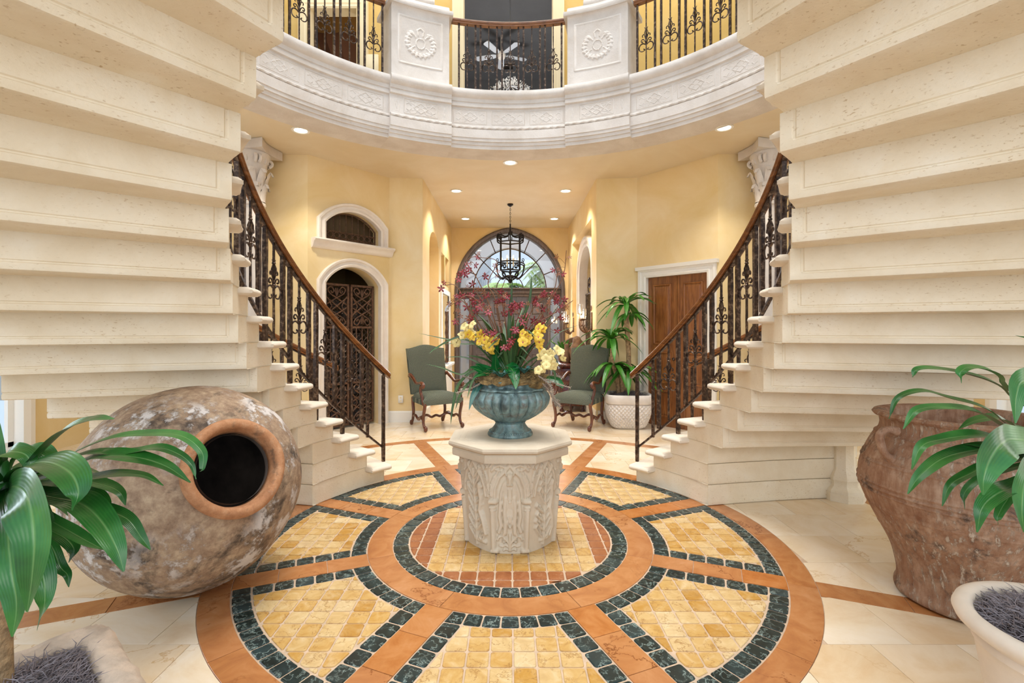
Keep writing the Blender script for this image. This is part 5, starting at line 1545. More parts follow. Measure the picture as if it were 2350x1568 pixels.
# ================================================================ ARMCHAIRS
def make_chair():
    rt = root('armchair', 'x', 'chair', (0, 0, 0), 'high-backed armchairs')
    # local: faces -Y, seat 0.62 wide
    sw, sd = .60, .54
    b = B(); P = []
    nu, nv = 13, 13
    for j in range(nv):
        v = j/(nv-1)
        for i in range(nu):
            u = i/(nu-1); x = (u-.5)*sw*(1 - .12*v); y = -sd/2 + sd*v
            e = min(u, 1-u, v, 1-v); P.append((x, y, .43 + .065*min(1, (e/.12))**.5 + .02*math.sin(PI*u)*math.sin(PI*v)))
    b.grid(P, nu, nv)
    rim = [i for i in range(nu)] + [j*nu+nu-1 for j in range(1, nv)] + [(nv-1)*nu+i for i in range(nu-2, -1, -1)] + [j*nu for j in range(nv-2, 0, -1)]
    o_ = len(b.v); b.v += [(b.v[i][0], b.v[i][1], .36) for i in rim]; n = len(rim)
    b.f += [(rim[i], o_+i, o_+(i+1) % n, rim[(i+1) % n]) for i in range(n)] + [tuple(range(o_, o_+n))]
    obj('seat', b, 'fabric', rt, auto=60)
    # back: camel top, reclined
    b = B(); nu, nv = 17, 14
    def bk(u, v, w):
        top = .66 + .055*(math.cos((u-.5)*2*PI)*.5 + .5) - (.0)
        z = .46 + top*v; y = .25 + .14*v + w*(1 if True else 0); x = (u-.5)*(.56 + .04*v)
        return (x, y, z)
    for w_, fl in ((-.045, 1), (.045, -1)):
        P = []
        for j in range(nv):
            for i in range(nu):
                u, v = i/(nu-1), j/(nv-1); e = min(u, 1-u, v, 1-v); P.append(bk(u, v, w_*(.55 + .45*min(1, e/.1)**.5)))
        o_ = len(b.v); b.v += P
        for j in range(nv-1):
            for i in range(nu-1):
                q = (o_+j*nu+i, o_+j*nu+i+1, o_+(j+1)*nu+i+1, o_+(j+1)*nu+i); b.f.append(q if fl > 0 else q[::-1])
    N_ = nu*nv; rim = [i for i in range(nu)] + [j*nu+nu-1 for j in range(1, nv)] + [(nv-1)*nu+i for i in range(nu-2, -1, -1)] + [j*nu for j in range(nv-2, 0, -1)]
    n = len(rim); b.f += [(rim[(i+1) % n], rim[i], N_+rim[i], N_+rim[(i+1) % n]) for i in range(n)]
    obj('backrest', b, 'fabric', rt, auto=60)
    def legp(x, y0, front):
        s = 1 if x > 0 else -1
        if front: pts = [(x, y0, .40), (x, y0-.012, .34), (x, y0+.03, .22), (x, y0+.035, .12), (x, y0-.01, .05), (x, y0-.045, .028), (x, y0-.05, .055), (x, y0-.03, .06)]
        else: pts = [(x, y0, .42), (x, y0+.0, .34), (x, y0-.02, .22), (x, y0+.0, .12), (x, y0+.035, .05), (x, y0+.06, .028), (x, y0+.065, .055), (x, y0+.045, .06)]
        pp = bez(pts, 4); n = len(pp); b = B(); b.tube(pp, [.027 - .008*min(1, i/(n*.5)) + (.006 if i > n*.6 else 0) for i in range(n)], 8); return b
    for sx in (-1, 1):
        obj('leg', legp(sx*.28, -.24, True), 'chairwood', rt); obj('leg', legp(sx*.25, .25, False), 'chairwood', rt)
        # arm support and arm
        b = B(); pp = bez([(sx*.285, -.23, .36), (sx*.295, -.20, .46), (sx*.295, -.14, .55), (sx*.295, -.16, .63)], 5); b.tube(pp, .021, 8); obj('arm_support', b, 'chairwood', rt)
        b = B(); pp = bez([(sx*.285, .31, .72), (sx*.295, .25, .75), (sx*.295, .12, .70), (sx*.30, .0, .645), (sx*.30, -.12, .66), (sx*.30, -.20, .665), (sx*.30, -.25, .63), (sx*.30, -.225, .60), (sx*.30, -.20, .615)], 4)
        b.tube(pp, [.022 + .004*math.sin(i*.35) for i in range(len(pp))], 8); obj('armrest', b, 'chairwood', rt)
        b = B(); pp = bez([(sx*.28, -.215, .15), (sx*.275, -.10, .175), (sx*.27, -.03, .14), (sx*.265, .04, .14), (sx*.26, .12, .175), (sx*.25, .235, .15)], 4); b.tube(pp, .018, 7); obj('side_stretcher', b, 'chairwood', rt)
    b = B(); pp = bez([(-.27, 0, .15), (-.16, -.02, .19), (-.07, 0, .15), (0, .0, .17), (.07, 0, .15), (.16, -.02, .19), (.27, 0, .15)], 4); b.tube(pp, .018, 7)
    obj('cross_stretcher', b, 'chairwood', rt)
    return rt
c1 = make_chair(); c1.location = (-1.07, 6.97, 0); c1.rotation_euler = (0, 0, R(33)); c1['label'] = 'high-backed green dotted armchair with carved walnut arms against the wall by the power outlet'
c2 = copy_tree(c1); c2.location = (1.00, 7.0, 0); c2.rotation_euler = (0, 0, R(-33)); c2['label'] = 'high-backed green dotted armchair with carved walnut arms beside the white woven planter'

# ================================================================ CARVED WELLHEAD WITH OCTAGONAL TOP
wt = root('carved_pedestal', 'carved pale stone wellhead pedestal with octagonal slab top in the floor medallion', 'pedestal', (0, D, 0))
def octr(a, Rf):   # radius of an octagon with a flat face towards the camera (-Y)
    a = (a + PI/2 + PI/8) % (PI/4) - PI/8
    return Rf/math.cos(a)
na, nz = 448, 96
ZT = .605
A = np.linspace(0, 2*PI, na, endpoint=False); Z = np.linspace(0, ZT, nz)
pw_ = .255   # panel width at mid height
# stroke sets in panel units u in [-.125, .125], z in [0, .605]
def lion():
    S = []
    cx = 0
    # ogee arch, double line
    for o, wd, ht in ((0, .010, .014), (.016, .006, .010)):
        S.append(([(-.098-o, .36), (-.092-o, .42), (-.065-o, .49), (-.025, .53+o), (0, .565+o), (.025, .53+o), (.065+o, .49), (.092+o, .42), (.098+o, .36)], wd, ht))
    # columns and capitals
    for sx in (-1, 1):
        S.append(([(sx*.112, .03), (sx*.112, .29)], .018, .020)); S.append(([(sx*.095, .335), (sx*.13, .335)], .020, .024)); S.append(([(sx*.10, .30), (sx*.125, .30)], .012, .020))
        S.append(([(sx*.095, .28), (sx*.13, .28)], .006, .020)); S.append(([(sx*.09, .02), (sx*.135, .02)], .018, .020))
        for q in range(4): S.append(([(sx*(.125 - q*.007), .37), (sx*(.118 - q*.009), .45 + q*.012), (sx*(.098 - q*.014), .50 + q*.018)], .0042, .010))
        S.append(([(sx*.03, .55), (sx*.06, .565), (sx*.09, .555), (sx*.11, .53)], .009, .011)); S.append(([(sx*.06, .53), (sx*.085, .535), (sx*.10, .56)], .007, .010)); S.append(([(sx*.1, .58), (sx*.12, .55)], .008, .010))
        # mane, shoulders, legs
        for q in range(5): S.append(([(sx*.02, .47 - q*.012), (sx*(.045 + q*.004), .44 - q*.012), (sx*(.055 + q*.003), .36 - q*.01)], .006, .012))
        S.append(([(sx*.028, .36), (sx*.035, .27), (sx*.03, .20), (sx*.034, .135)], .016, .018)); S.append(([(sx*.06, .33), (sx*.07, .24), (sx*.06, .18), (sx*.075, .14)], .014, .014))
        S.append(([(sx*.032, .13), (sx*.045, .125)], .012, .016))
        S.append(([(sx*.022, .505), (sx*.026, .52)], .007, .022))
        # lower foliage
        S.append(([(0, .05), (sx*.02, .09), (sx*.05, .115), (sx*.075, .11), (sx*.085, .09)], .009, .014)); S.append(([(0, .04), (sx*.03, .06), (sx*.05, .05), (sx*.07, .055)], .009, .013))
        S.append(([(sx*.04 + .012*math.cos(t)*1, .085 + .012*math.sin(t)) for t in np.linspace(0, 2*PI, 9)], .005, .014)); S.append(([(0, .02), (sx*.025, .035), (sx*.045, .025)], .007, .012))
    S.append(([(0, .495), (0, .46)], .022, .024)); S.append(([(0, .485), (0, .455)], .010, .032)); S.append(([(-.014, .445), (.014, .445)], .007, .030)); S.append(([(-.014, .488), (-.006, .485)], .004, .030)); S.append(([(.014, .488), (.006, .485)], .004, .030))
    S.append(([(0, .43), (0, .33)], .052, .014)); S.append(([(0, .34), (0, .22)], .030, .010)); S.append(([(0, .12), (0, .03)], .012, .018))
    for sx in (-1, 1):
        S.append(([(sx*.010, .42), (sx*.012, .37), (sx*.004, .33)], .006, .020)); S.append(([(sx*.008, .24), (sx*.016, .20), (0, .165)], .006, .015))
    return S
def foliage(seed):
    rnd = random.Random(seed); S = lion()[:0]
    for o, wd, ht in ((0, .010, .014), (.016, .006, .010)):
        S.append(([(-.098-o, .36), (-.092-o, .42), (-.065-o, .49), (-.025, .53+o), (0, .565+o), (.025, .53+o), (.065+o, .49), (.092+o, .42), (.098+o, .36)], wd, ht))
    S.append(([(0, .03), (.004, .2), (-.003, .4), (0, .52)], .008, .016))
    for q in range(8):
        z = .06 + q*.057
        for sx in (-1, 1):
            L = .085 - .004*q + rnd.uniform(-.01, .01); up = rnd.uniform(.06, .1)
            S.append(([(0, z), (sx*L*.5, z + up*.45), (sx*L, z + up), (sx*(L-.012), z + up + .012)], .009, .015))
            S.append(([(sx*.01, z + .015), (sx*L*.5, z + up*.9)], .005, .011))
    for sx in (-1, 1):
        for q in range(3): S.append(([(sx*.125, .38 + q*.01), (sx*(.115 - q*.01), .48), (sx*(.09 - q*.01), .55 + q*.012)], .0045, .010))
        S.append(([(sx*.118, .56), (sx*.09, .575), (sx*.07, .56)], .008, .010)); S.append(([(sx*.10, .53), (sx*.12, .55)], .006, .010))
    if seed % 2:
        S.append(([(.05, .40), (.06, .34), (.045, .26), (.07, .20), (.09, .12)], .016, .022)); S.append(([(.05, .41), (.055, .43)], .018, .024)); S.append(([(.09, .12), (.06, .07), (.03, .08)], .010, .018)); S.append(([(-.02, .06), (.08, .06)], .014, .014))
    return S
Hmap = np.zeros((nz, na))
npan = na // 8
for p in range(8):
    # panel p centred on angle -90 + 45 p
    idx = [(int(round((-90 + 45*p)/360*na)) + q) % na for q in range(-npan//2, npan//2)]
    us = np.linspace(-.128, .128, npan); U, V = np.meshgrid(us, Z)
    Hm = hfield(U, V, lion() if p % 2 == 0 else foliage(p))
    for c, i in enumerate(idx): Hmap[:, i] = Hm[:, c]
P = []
for j, z in enumerate(Z):
    t = z/ZT
    for i, a in enumerate(A):
        oc = octr(a, 1.0); circ = 1.03
        blend = .55*(1-t) ; shp = oc*(1-blend) + circ*blend
        base = (.292 + .048*t**1.3)*shp
        zz = 0 if z < .002 else z
        r = base + Hmap[j, i]*1.35 - .012
        P.append((r*math.cos(a), D + r*math.sin(a), zz))
b = B(); b.grid(P, na, nz, closed=True); b.f.append(tuple(range(na-1, -1, -1))); obj('carved_body', b, 'well', wt, auto=80)
def octring(Rf): return [(Rf/math.cos(PI/8)*math.cos(-PI/2 + PI/8 + PI/4*i), D + Rf/math.cos(PI/8)*math.sin(-PI/2 + PI/8 + PI/4*i)) for i in range(8)]
pr = [(.34, .60), (.375, .602), (.378, .615), (.378, .642), (.37, .652), (.385, .66), (.398, .668), (.402, .68), (.398, .694), (.385, .70), (.335, .70), (.333, .6985), (.331, .6985), (.329, .70), (.300, .70), (.298, .6985), (.296, .6985), (.294, .70), (.02, .70)]
P = []
for r, z in pr: P += [(x, y, z - .015) for x, y in octring(r)]
b = B(); b.grid(P, 8, len(pr), closed=True); b.f.append(tuple(range((len(pr)-1)*8, len(pr)*8))); b.f.append(tuple(range(7, -1, -1)))
obj('octagonal_slab', b, 'well', wt, auto=28)
ZS = .685
# ================================================================ BRONZE URN
ur = root('bronze_urn', 'verdigris bronze fluted urn on the carved pedestal, holding the orchids', 'urn', (0, D, ZS))
b = B(); b.lathe([(.152, 0), (.155, .008), (.152, .018), (.140, .028), (.132, .036), (.118, .052), (.106, .070), (.100, .085), (.108, .092), (.100, .100), (.09, .105)], (0, D, ZS), 48); ft = obj('foot', b, 'patina', ur)
b = B()
for k in range(56):
    a = 2*PI*k/56; b.sphere((.140*math.cos(a), D + .140*math.sin(a), ZS + .028), .006, 6, 4)
obj('bead_ring', b, 'patina', ft)
nf = 26; zs = np.linspace(0, 1, 26); P = []; na_ = nf*8
for t in zs:
    z = ZS + .095 + .215*t
    r = .09 + (.272-.09)*math.sin(min(1, t/.72)*PI/2)**.75 if t < .72 else .272 - .035*((t-.72)/.28)**1.8
    env = math.sin(PI*min(1, max(0, (t-.0)/1.0)))**.5 if 0 < t < 1 else 0
    for i in range(na_):
        a = 2*PI*i/na_; lobe = abs(math.cos(a*nf/2)); q_ = r*(1 - .085*env*max(0, 1-lobe**.55)); P.append((q_*math.cos(a), D + q_*math.sin(a), z))
b = B(); b.grid(P, na_, len(zs), closed=True); obj('fluted_bowl', b, 'patina', ur, auto=50)
b = B(); rnd = random.Random(1)
ph = [rnd.uniform(0, 6.28) for _ in range(6)]
def rmod(an, z): return 1 + .018*math.sin(11*an + ph[0] + z*60) + .015*math.sin(17*an + ph[1] - z*80) + .01*math.sin(29*an + ph[2])
b.lathe([(.236, .31), (.243, .316), (.240, .326), (.218, .334), (.212, .345), (.216, .358), (.228, .366), (.236, .372), (.237, .380), (.225, .384), (.205, .37), (.001, .36)], (0, D, ZS), 120, rmod); obj('carved_rim', b, 'patina', ur)

# ================================================================ FLOWER ARRANGEMENT
ZR = ZS + .372
fa = root('orchid_arrangement', 'tall arrangement of red and yellow orchids with strap leaves in the bronze urn', 'flowers', (0, D, ZR))
b = B(); P = []; rnd = random.Random(3)
for j in range(14):
    t = j/13
    for i in range(40):
        a = 2*PI*i/40; r = .252*math.sin(t*PI/2)**.9 ; z = ZR - .01 + .075*math.cos(t*PI/2) + rnd.uniform(-.012, .012); q = rnd.uniform(-.008, .008); P.append(((r+q)*math.cos(a), D + (r+q)*math.sin(a), z))
b.grid(P, 40, 14, closed=True)
b.sphere((.15, D-.12, ZR+.0), .08, 16, 10, (1, .8, .7)); SM_ = b; obj('moss', b, 'soilmoss', fa, kind='stuff')
def ribbon(b, pts, wid, n=5, fold=.25, up=Vector((0, 0, 1)), tw=0.0, shape=None, wav=0.0):
    """leaf blade along pts; wid = full width at the widest"""
    pts = [Vector(p) for p in pts]; m = len(pts); P = []
    for i, p in enumerate(pts):
        t = i/(m-1); a = pts[max(0, i-1)]; c = pts[min(m-1, i+1)]; d = (c - a).normalized()
        side = d.cross(up)
        if side.length < 1e-3: side = Vector((1, 0, 0))
        side.normalize(); nrm = side.cross(d).normalized()
        if tw: side = Matrix.Rotation(tw*t, 3, d) @ side; nrm = side.cross(d).normalized()
        w_ = wid/2*(shape(t) if shape else (math.sin(PI*min(1, max(.0, t)) ** .8) ** .7 if 0 < t < 1 else .02))
        for k in range(n):
            q = 2*k/(n-1) - 1
            P.append(p + side*w_*q + nrm*(abs(q)**1.3*w_*fold + wav*math.sin(t*14 + q*2)*w_*q))
    for i in range(m-1):
        for k in range(n-1): b.f.append((len(b.v)+i*n+k, len(b.v)+i*n+k+1, len(b.v)+(i+1)*n+k+1, len(b.v)+(i+1)*n+k))
    b.v += [tuple(p) for p in P]; b.att = (b.att or []) + [k/(n-1) for i in range(m) for k in range(n)]; return b
strap = lambda t: (min(1, t*6+.5))*(1 - t**3)**.8 + .01
lanc = lambda t: max(.02, math.sin(PI*t**.75)**.8)
F = lambda x, y, dy=0: px(x, y, D + dy)
leaves = [  # strap leaves: pixel paths at a depth offset
 ([(1150, 860), (1100, 780), (1050, 775), (1000, 800), (985, 812)], .022, -.1), ([(1150, 860), (1090, 790), (1030, 780), (960, 765)], .016, .0), ([(1150, 870), (1100, 840), (1060, 860), (1015, 845), (975, 835)], .016, -.1),
 ([(1160, 870), (1100, 850), (1055, 880), (1040, 930), (1034, 975)], .026, -.2), ([(1150, 870), (1080, 825), (1020, 820)], .018, .05), ([(1160, 880), (1120, 830), (1070, 815)], .03, -.1),
 ([(1170, 870), (1168, 780), (1172, 700), (1176, 640)], .030, .02), ([(1175, 870), (1190, 760), (1215, 690), (1220, 628)], .026, .05), ([(1180, 870), (1200, 800), (1240, 760), (1290, 690)], .016, .0), ([(1160, 870), (1150, 800), (1140, 740)], .022, .05),
 ([(1185, 870), (1210, 810), (1235, 780)], .024, -.05), ([(1180, 875), (1215, 830), (1262, 815), (1285, 840)], .02, -.15), ([(1190, 880), (1225, 850), (1268, 850), (1275, 880)], .026, -.2), ([(1150, 880), (1095, 870), (1060, 900), (1045, 940)], .022, -.18),
 ([(1185, 870), (1200, 820), (1225, 800), (1250, 800)], .02, .1), ([(1175, 870), (1160, 820), (1130, 800), (1100, 805)], .026, .1), ([(1170, 880), (1180, 800), (1188, 740)], .024, -.05), ([(1160, 870), (1120, 810), (1085, 720), (1080, 690)], .010, .1),
 ([(1150, 870), (1110, 800), (1060, 790), (1010, 790)], .014, .15), ([(1190, 870), (1230, 830), (1275, 770), (1330, 745)], .010, .15), ([(1140, 870), (1110, 850), (1085, 875), (1072, 915)], .02, -.22)]
rnd = random.Random(21)
for pts, w_, dy in leaves:
    P0 = F(1172, 880, rnd.uniform(-.06, .06)); P3 = [P0] + [F(x, y, dy*(i+1)/(len(pts)-1)) for i, (x, y) in enumerate(pts[1:])]
    b = B(); ribbon(b, bez(P3, 6), w_, 3, .35, Vector((0, -.6, .8)), shape=strap); obj('strap_leaf', b, 'strap', fa, auto=60)
for k in range(44):
    az = rnd.uniform(0, 2*PI); L = rnd.uniform(.15, .40); z0 = ZR + .06; el = rnd.uniform(.7, 1.4)
    P3 = [Vector((.04*math.cos(az), D + .04*math.sin(az), z0)), Vector((L*.4*math.cos(az), D + L*.4*math.sin(az), z0 + L*.8*math.sin(el))), Vector((L*.9*math.cos(az), D + L*.9*math.sin(az), z0 + L*math.sin(el)*.85 - (.05 if k % 2 else -.15)))]
    b = B(); ribbon(b, bez(P3, 5), .028, 3, .35, shape=strap); obj('strap_leaf', b, 'strap', fa, auto=60)
for pts, w_, dy, m in [([(1160, 870), (1140, 830), (1142, 790)], .065, -.10, 'broad'), ([(1160, 875), (1120, 850), (1090, 835)], .06, -.15, 'broad'), ([(1165, 868), (1168, 846), (1176, 850), (1182, 870), (1184, 894)], .095, -.31, 'broad'), ([(1160, 870), (1128, 862), (1100, 850), (1078, 842)], .07, -.2, 'broad'), ([(1155, 872), (1140, 850), (1138, 812)], .075, -.16, 'broad'), ([(1170, 870), (1150, 860), (1110, 858), (1085, 868)], .05, -.2, 'broad'),
                       ([(1230, 880), (1262, 870), (1285, 882), (1292, 892)], .06, -.12, 'broad'), ([(1150, 885), (1110, 878), (1088, 905), (1076, 942)], .05, -.26, 'bluegreen'), ([(1178, 870), (1192, 830), (1200, 800)], .05, .0, 'broad'), ([(1165, 870), (1150, 840), (1148, 800)], .05, 0, 'bluegreen')]:
    P3 = [F(1171, 876, -.08)] + [F(x, y, dy*(i+1)/(len(pts)-1)) for i, (x, y) in enumerate(pts[1:])]
    b = B(); ribbon(b, bez(P3, 6), w_, 5, .22, Vector((0, -.85, .5)), shape=lanc); obj('broad_leaf', b, m, fa, auto=60)
# small succulent rosettes
for (cx, cy, dy) in ((1203, 858, -.16), (1150, 868, -.2)):
    for k in range(12):
        a = 2*PI*k/12; c = F(cx, cy, dy); L = .06 + .02*(k % 3)
        b = B(); ribbon(b, [c, c + Vector((math.cos(a)*L*.6, math.sin(a)*L*.5, L*.45)), c + Vector((math.cos(a)*L*1.1, math.sin(a)*L*.9, L*.35 + .01))], .026, 3, .3, shape=lanc); obj('succulent_leaf', b, 'bluegreen', fa)
# trailing bract tails
for pts, dy in (([(1235, 862), (1262, 885), (1272, 915), (1285, 935)], -.26), ([(1240, 866), (1275, 880), (1308, 890)], -.18), ([(1235, 860), (1270, 862), (1292, 868)], -.1), ([(1110, 875), (1085, 890), (1048, 902)], -.15), ([(1110, 870), (1080, 868), (1062, 864)], -.1), ([(1245, 880), (1262, 900), (1275, 930), (1282, 920)], -.2)):
    pp = bez([F(x, y, dy) for x, y in pts], 7); b = B(); b.tube(pp, .004, 4)
    for i in range(1, len(pp)):
        d = (pp[i]-pp[i-1]).normalized(); s1 = d.cross(Vector((0, -1, 0))).normalized()
        for j in range(5):
            an = 2*PI*j/5 + i; q = (Matrix.Rotation(an, 3, d) @ s1); p0 = pp[i]; tp_ = p0 + q*.020 + d*.008; sd = d.cross(q)*.005
            b.add([p0 - sd, p0 + sd, tp_ + q*.0], [(0, 1, 2)])
    obj('bract_tail', b, 'bract', fa, False)
# flowers
def flower(petal, npet, L, W, lip=True):
    b = B(); rr_ = random.Random(npet)
    for k in range(npet):
        a = 2*PI*k/npet + .3; ct, st_ = math.cos(a), math.sin(a); P = []
        for (t, w2, z) in ((.08, .15, 0), (.35, .8, .10), (.65, 1, .12), (.88, .6, .02), (1, .12, -.08)):
            for q in (-1, 0, 1): P.append((ct*L*t - st_*W/2*w2*q, st_*L*t + ct*W/2*w2*q, L*z*(1.5 if q == 0 else 1)))
        o_ = len(b.v); b.v += P; b.f += [(o_+j*3+i, o_+j*3+i+1, o_+(j+1)*3+i+1, o_+(j+1)*3+i) for j in range(4) for i in range(2)]
    return obj(petal[1], b, petal[0], None, auto=70)
def lipm(L):
    b = B(); b.sphere((0, -L*.18, L*.14), L*.2, 8, 5, (1, 1.3, .7)); return obj('lip', b, 'lip', None)
FR = flower(('redpetal', 'red_orchid_flower'), 5, .027, .012); lp = lipm(.020); lp.parent = FR
FU = flower(('rustpetal', 'rust_orchid_flower'), 6, .021, .006)
FY = flower(('yelpetal', 'yellow_orchid_flower'), 5, .034, .028); lp2 = lp.copy(); C.objects.link(lp2); lp2.parent = FY
FC = flower(('creampetal', 'cream_orchid_flower'), 5, .031, .026)
used = set()
def place(fl, p, sc=1.0):
    if fl in used: o = copy_tree(fl, fa)
    else: o = fl; o.parent = fa; used.add(fl)
    q = Vector((rnd.uniform(-1.1, 1.1), -1, rnd.uniform(-.7, .9))).to_track_quat('Z', 'Y')
    o.location = p - OFF[fa]; o.rotation_euler = q.to_euler(); o.scale = (sc, sc, sc)
sprays = [([(1160, 860), (1110, 760), (1060, 690), (1040, 720)], .0), ([(1165, 860), (1130, 720), (1095, 640), (1070, 600), (1100, 585)], .1), ([(1160, 860), (1090, 740), (1050, 660), (1020, 655)], .05), ([(1165, 860), (1130, 740), (1080, 680), (1035, 700)], -.1),
 ([(1170, 860), (1140, 700), (1120, 650), (1140, 600), (1090, 590)], .15), ([(1175, 860), (1160, 740), (1150, 690), (1130, 660)], -.05), ([(1180, 860), (1230, 740), (1270, 670), (1280, 620)], .05), ([(1180, 860), (1240, 730), (1290, 640), (1300, 575)], .1), ([(1180, 860), (1220, 760), (1270, 720), (1315, 690)], -.05),
 ([(1185, 860), (1250, 760), (1290, 720), (1285, 700)], .0), ([(1175, 860), (1210, 740), (1230, 700), (1260, 680)], -.1), ([(1160, 860), (1120, 800), (1080, 740), (1055, 745)], -.1), ([(1170, 860), (1180, 760), (1195, 710), (1180, 690)], -.12), ([(1165, 860), (1140, 780), (1110, 700), (1085, 660)], .1), ([(1180, 860), (1215, 790), (1240, 740), (1250, 700)], .1),
 ([(1160, 860), (1150, 790), (1125, 760), (1105, 755)], -.15), ([(1172, 860), (1150, 760), (1140, 700), (1160, 640)], .0), ([(1180, 860), (1200, 780), (1235, 735), (1270, 760)], -.15)]
nr = 0
for pts, dy in sprays:
    n = len(pts); pp = bez([F(1172, 875, 0)] + [F(x, y, dy*(i+1)/n) for i, (x, y) in enumerate(pts[1:])], 8)
    b = B(); b.tube(pp, [.0042 - .002*i/len(pp) for i in range(len(pp))], 4)
    heads = []
    for i in range(int(len(pp)*.50), len(pp)):
        for _ in range(1):
            if rnd.random() > .40: continue
            off = Vector((rnd.uniform(-.07, .07), rnd.uniform(-.05, .05), rnd.uniform(-.06, .06))); tip = pp[i] + off
            b.tube([pp[i], pp[i] + off*.5 + Vector((0, 0, .01)), tip], .0014, 3); heads.append(tip)
    obj('orchid_stem', b, 'stem', fa)
    for h in heads: place(FR if rnd.random() < .55 else FU, h, rnd.uniform(.8, 1.25)); nr += 1
cl = [(1190, 700, -.2, 3, 'r'), (1165, 710, -.1, 3, 'r'), (1222, 700, -.1, 4, 'r'), (1190, 752, -.25, 4, 'r'), (1160, 790, -.25, 5, 'r'), (1210, 735, -.15, 4, 'r'), (1130, 770, -.15, 4, 'r'), (1155, 680, .0, 4, 'r'), (1095, 690, .0, 4, 'r'), (1285, 690, .0, 4, 'r'), (1055, 640, .05, 3, 'r'),
      (1212, 772, -.25, 6, 'y'), (1238, 765, -.2, 5, 'y'), (1228, 790, -.22, 2, 'y'), (1070, 758, -.05, 6, 'c'), (1088, 775, -.1, 5, 'y'), (1125, 790, -.12, 6, 'y'), (1115, 775, -.1, 4, 'c'), (1052, 778, 0, 3, 'c'), (1250, 820, -.22, 5, 'c'), (1270, 832, -.2, 5, 'c'), (1240, 838, -.25, 5, 'c'), (1278, 815, -.15, 4, 'c')]
for x, y, dy, n, t in cl:
    for _ in range(n):
        p = F(x + rnd.uniform(-16, 16), y + rnd.uniform(-13, 13), dy + rnd.uniform(-.03, .03))
        fl = FR if t == 'r' else (FY if t == 'y' else FC); place(fl, p, rnd.uniform(.85, 1.2))
for pts in ([(1172, 875), (1130, 800), (1085, 765)], [(1172, 875), (1200, 800), (1225, 775)], [(1172, 875), (1230, 850), (1262, 828)], [(1172, 875), (1150, 820), (1122, 785)]):
    b = B(); b.tube(bez([F(x, y, -.1) for x, y in pts], 6), .003, 4); obj('orchid_stem', b, 'strap', fa)

b = B(); straws(b, 0, D, ZR + .015, .235, .235, 1500, 31, .06, inside='round', L=(.02, .05)); straws(b, .16, D - .14, ZR + .02, .08, .07, 500, 32, .03, inside='round', L=(.02, .04)); obj('moss_strands', b, 'soilmoss', fa, False, kind='stuff')
# ================================================================ THE CLAY JARS
def jar_ruler():
    pass
JS = .965; jc = Vector((-1.745, 2.64, .546)); ax = Vector((.765, -.555, .345)).normalized()
j1 = root('lying_clay_jar', 'huge weathered round clay jar lying on its side with its dark mouth towards the room', 'jar', (jc.x, jc.y, 0))
Q = ax.to_track_quat('Z', 'Y').to_matrix()
rj = random.Random(5)
prof = [(.001, -.80), (.10, -.80), (.12, -.77), (.20, -.69), (.34, -.54), (.46, -.36), (.535, -.18), (.562, .0), (.55, .14), (.51, .27), (.445, .38), (.35, .475), (.24, .53), (.205, .55)]
# ring grooves
pf = []
for i in range(len(prof)-1):
    for t in np.linspace(0, 1, 8, endpoint=False):
        r = prof[i][0]*(1-t) + prof[i+1][0]*t; z = prof[i][1]*(1-t) + prof[i+1][1]*t; pf.append((r, z))
pf.append(prof[-1])
def smooth(pf, k=6):
    a = np.array(pf)
    for _ in range(k):
        a[1:-1] = (a[:-2] + a[2:] + 2*a[1:-1])/4
    return [tuple(p) for p in a]
pf = [(r*JS + (.006*math.sin((z+.5)*70) if -.62 < z < -.28 else 0), z*JS) for r, z in smooth(pf, 14)]
def jmod(an, z): return 1 + .006*math.sin(3*an + z*4) + .004*math.sin(7*an - z*9)
b = B(); b.lathe(pf, jc, 96, jmod, axis=Q, caps=False); body = obj('body', b, 'jar1', j1, auto=70)
RS = .875; sc_ = lambda L: [(r*RS, z*JS) for r, z in L]
rp = [(.236, .50), (.245, .535), (.262, .545), (.272, .562), (.270, .585), (.256, .600), (.240, .603), (.224, .600), (.214, .588), (.208, .56), (.20, .52)]
rp = sc_(rp)
b = B(); b.lathe(smooth([(rp[i][0]*(1-t) + rp[i+1][0]*t, rp[i][1]*(1-t) + rp[i+1][1]*t) for i in range(len(rp)-1) for t in (0, .33, .67)] + [rp[-1]], 2) if True else 0, jc, 72, lambda an, z: 1 + .008*math.sin(4*an+1), axis=Q, caps=False); obj('rim', b, 'jar1rim', j1, auto=70)
rp = rp
ip = [(.2, .56), (.205, .50), (.30, .42), (.42, .28), (.49, .1), (.50, -.1), (.42, -.35), (.25, -.6), (.001, -.7)]
ip = [(.165, .53), (.17, .47)] + [(r*.92, z*.92) for r, z in ip[2:]]
b = B(); b.lathe(smooth([(ip[i][0]*(1-t) + ip[i+1][0]*t, ip[i][1]*(1-t) + ip[i+1][1]*t) for i in range(len(ip)-1) for t in (0, .25, .5, .75)] + [ip[-1]], 3), jc, 48, axis=Q, caps=False); obj('inside', b, 'clay_dark', j1)

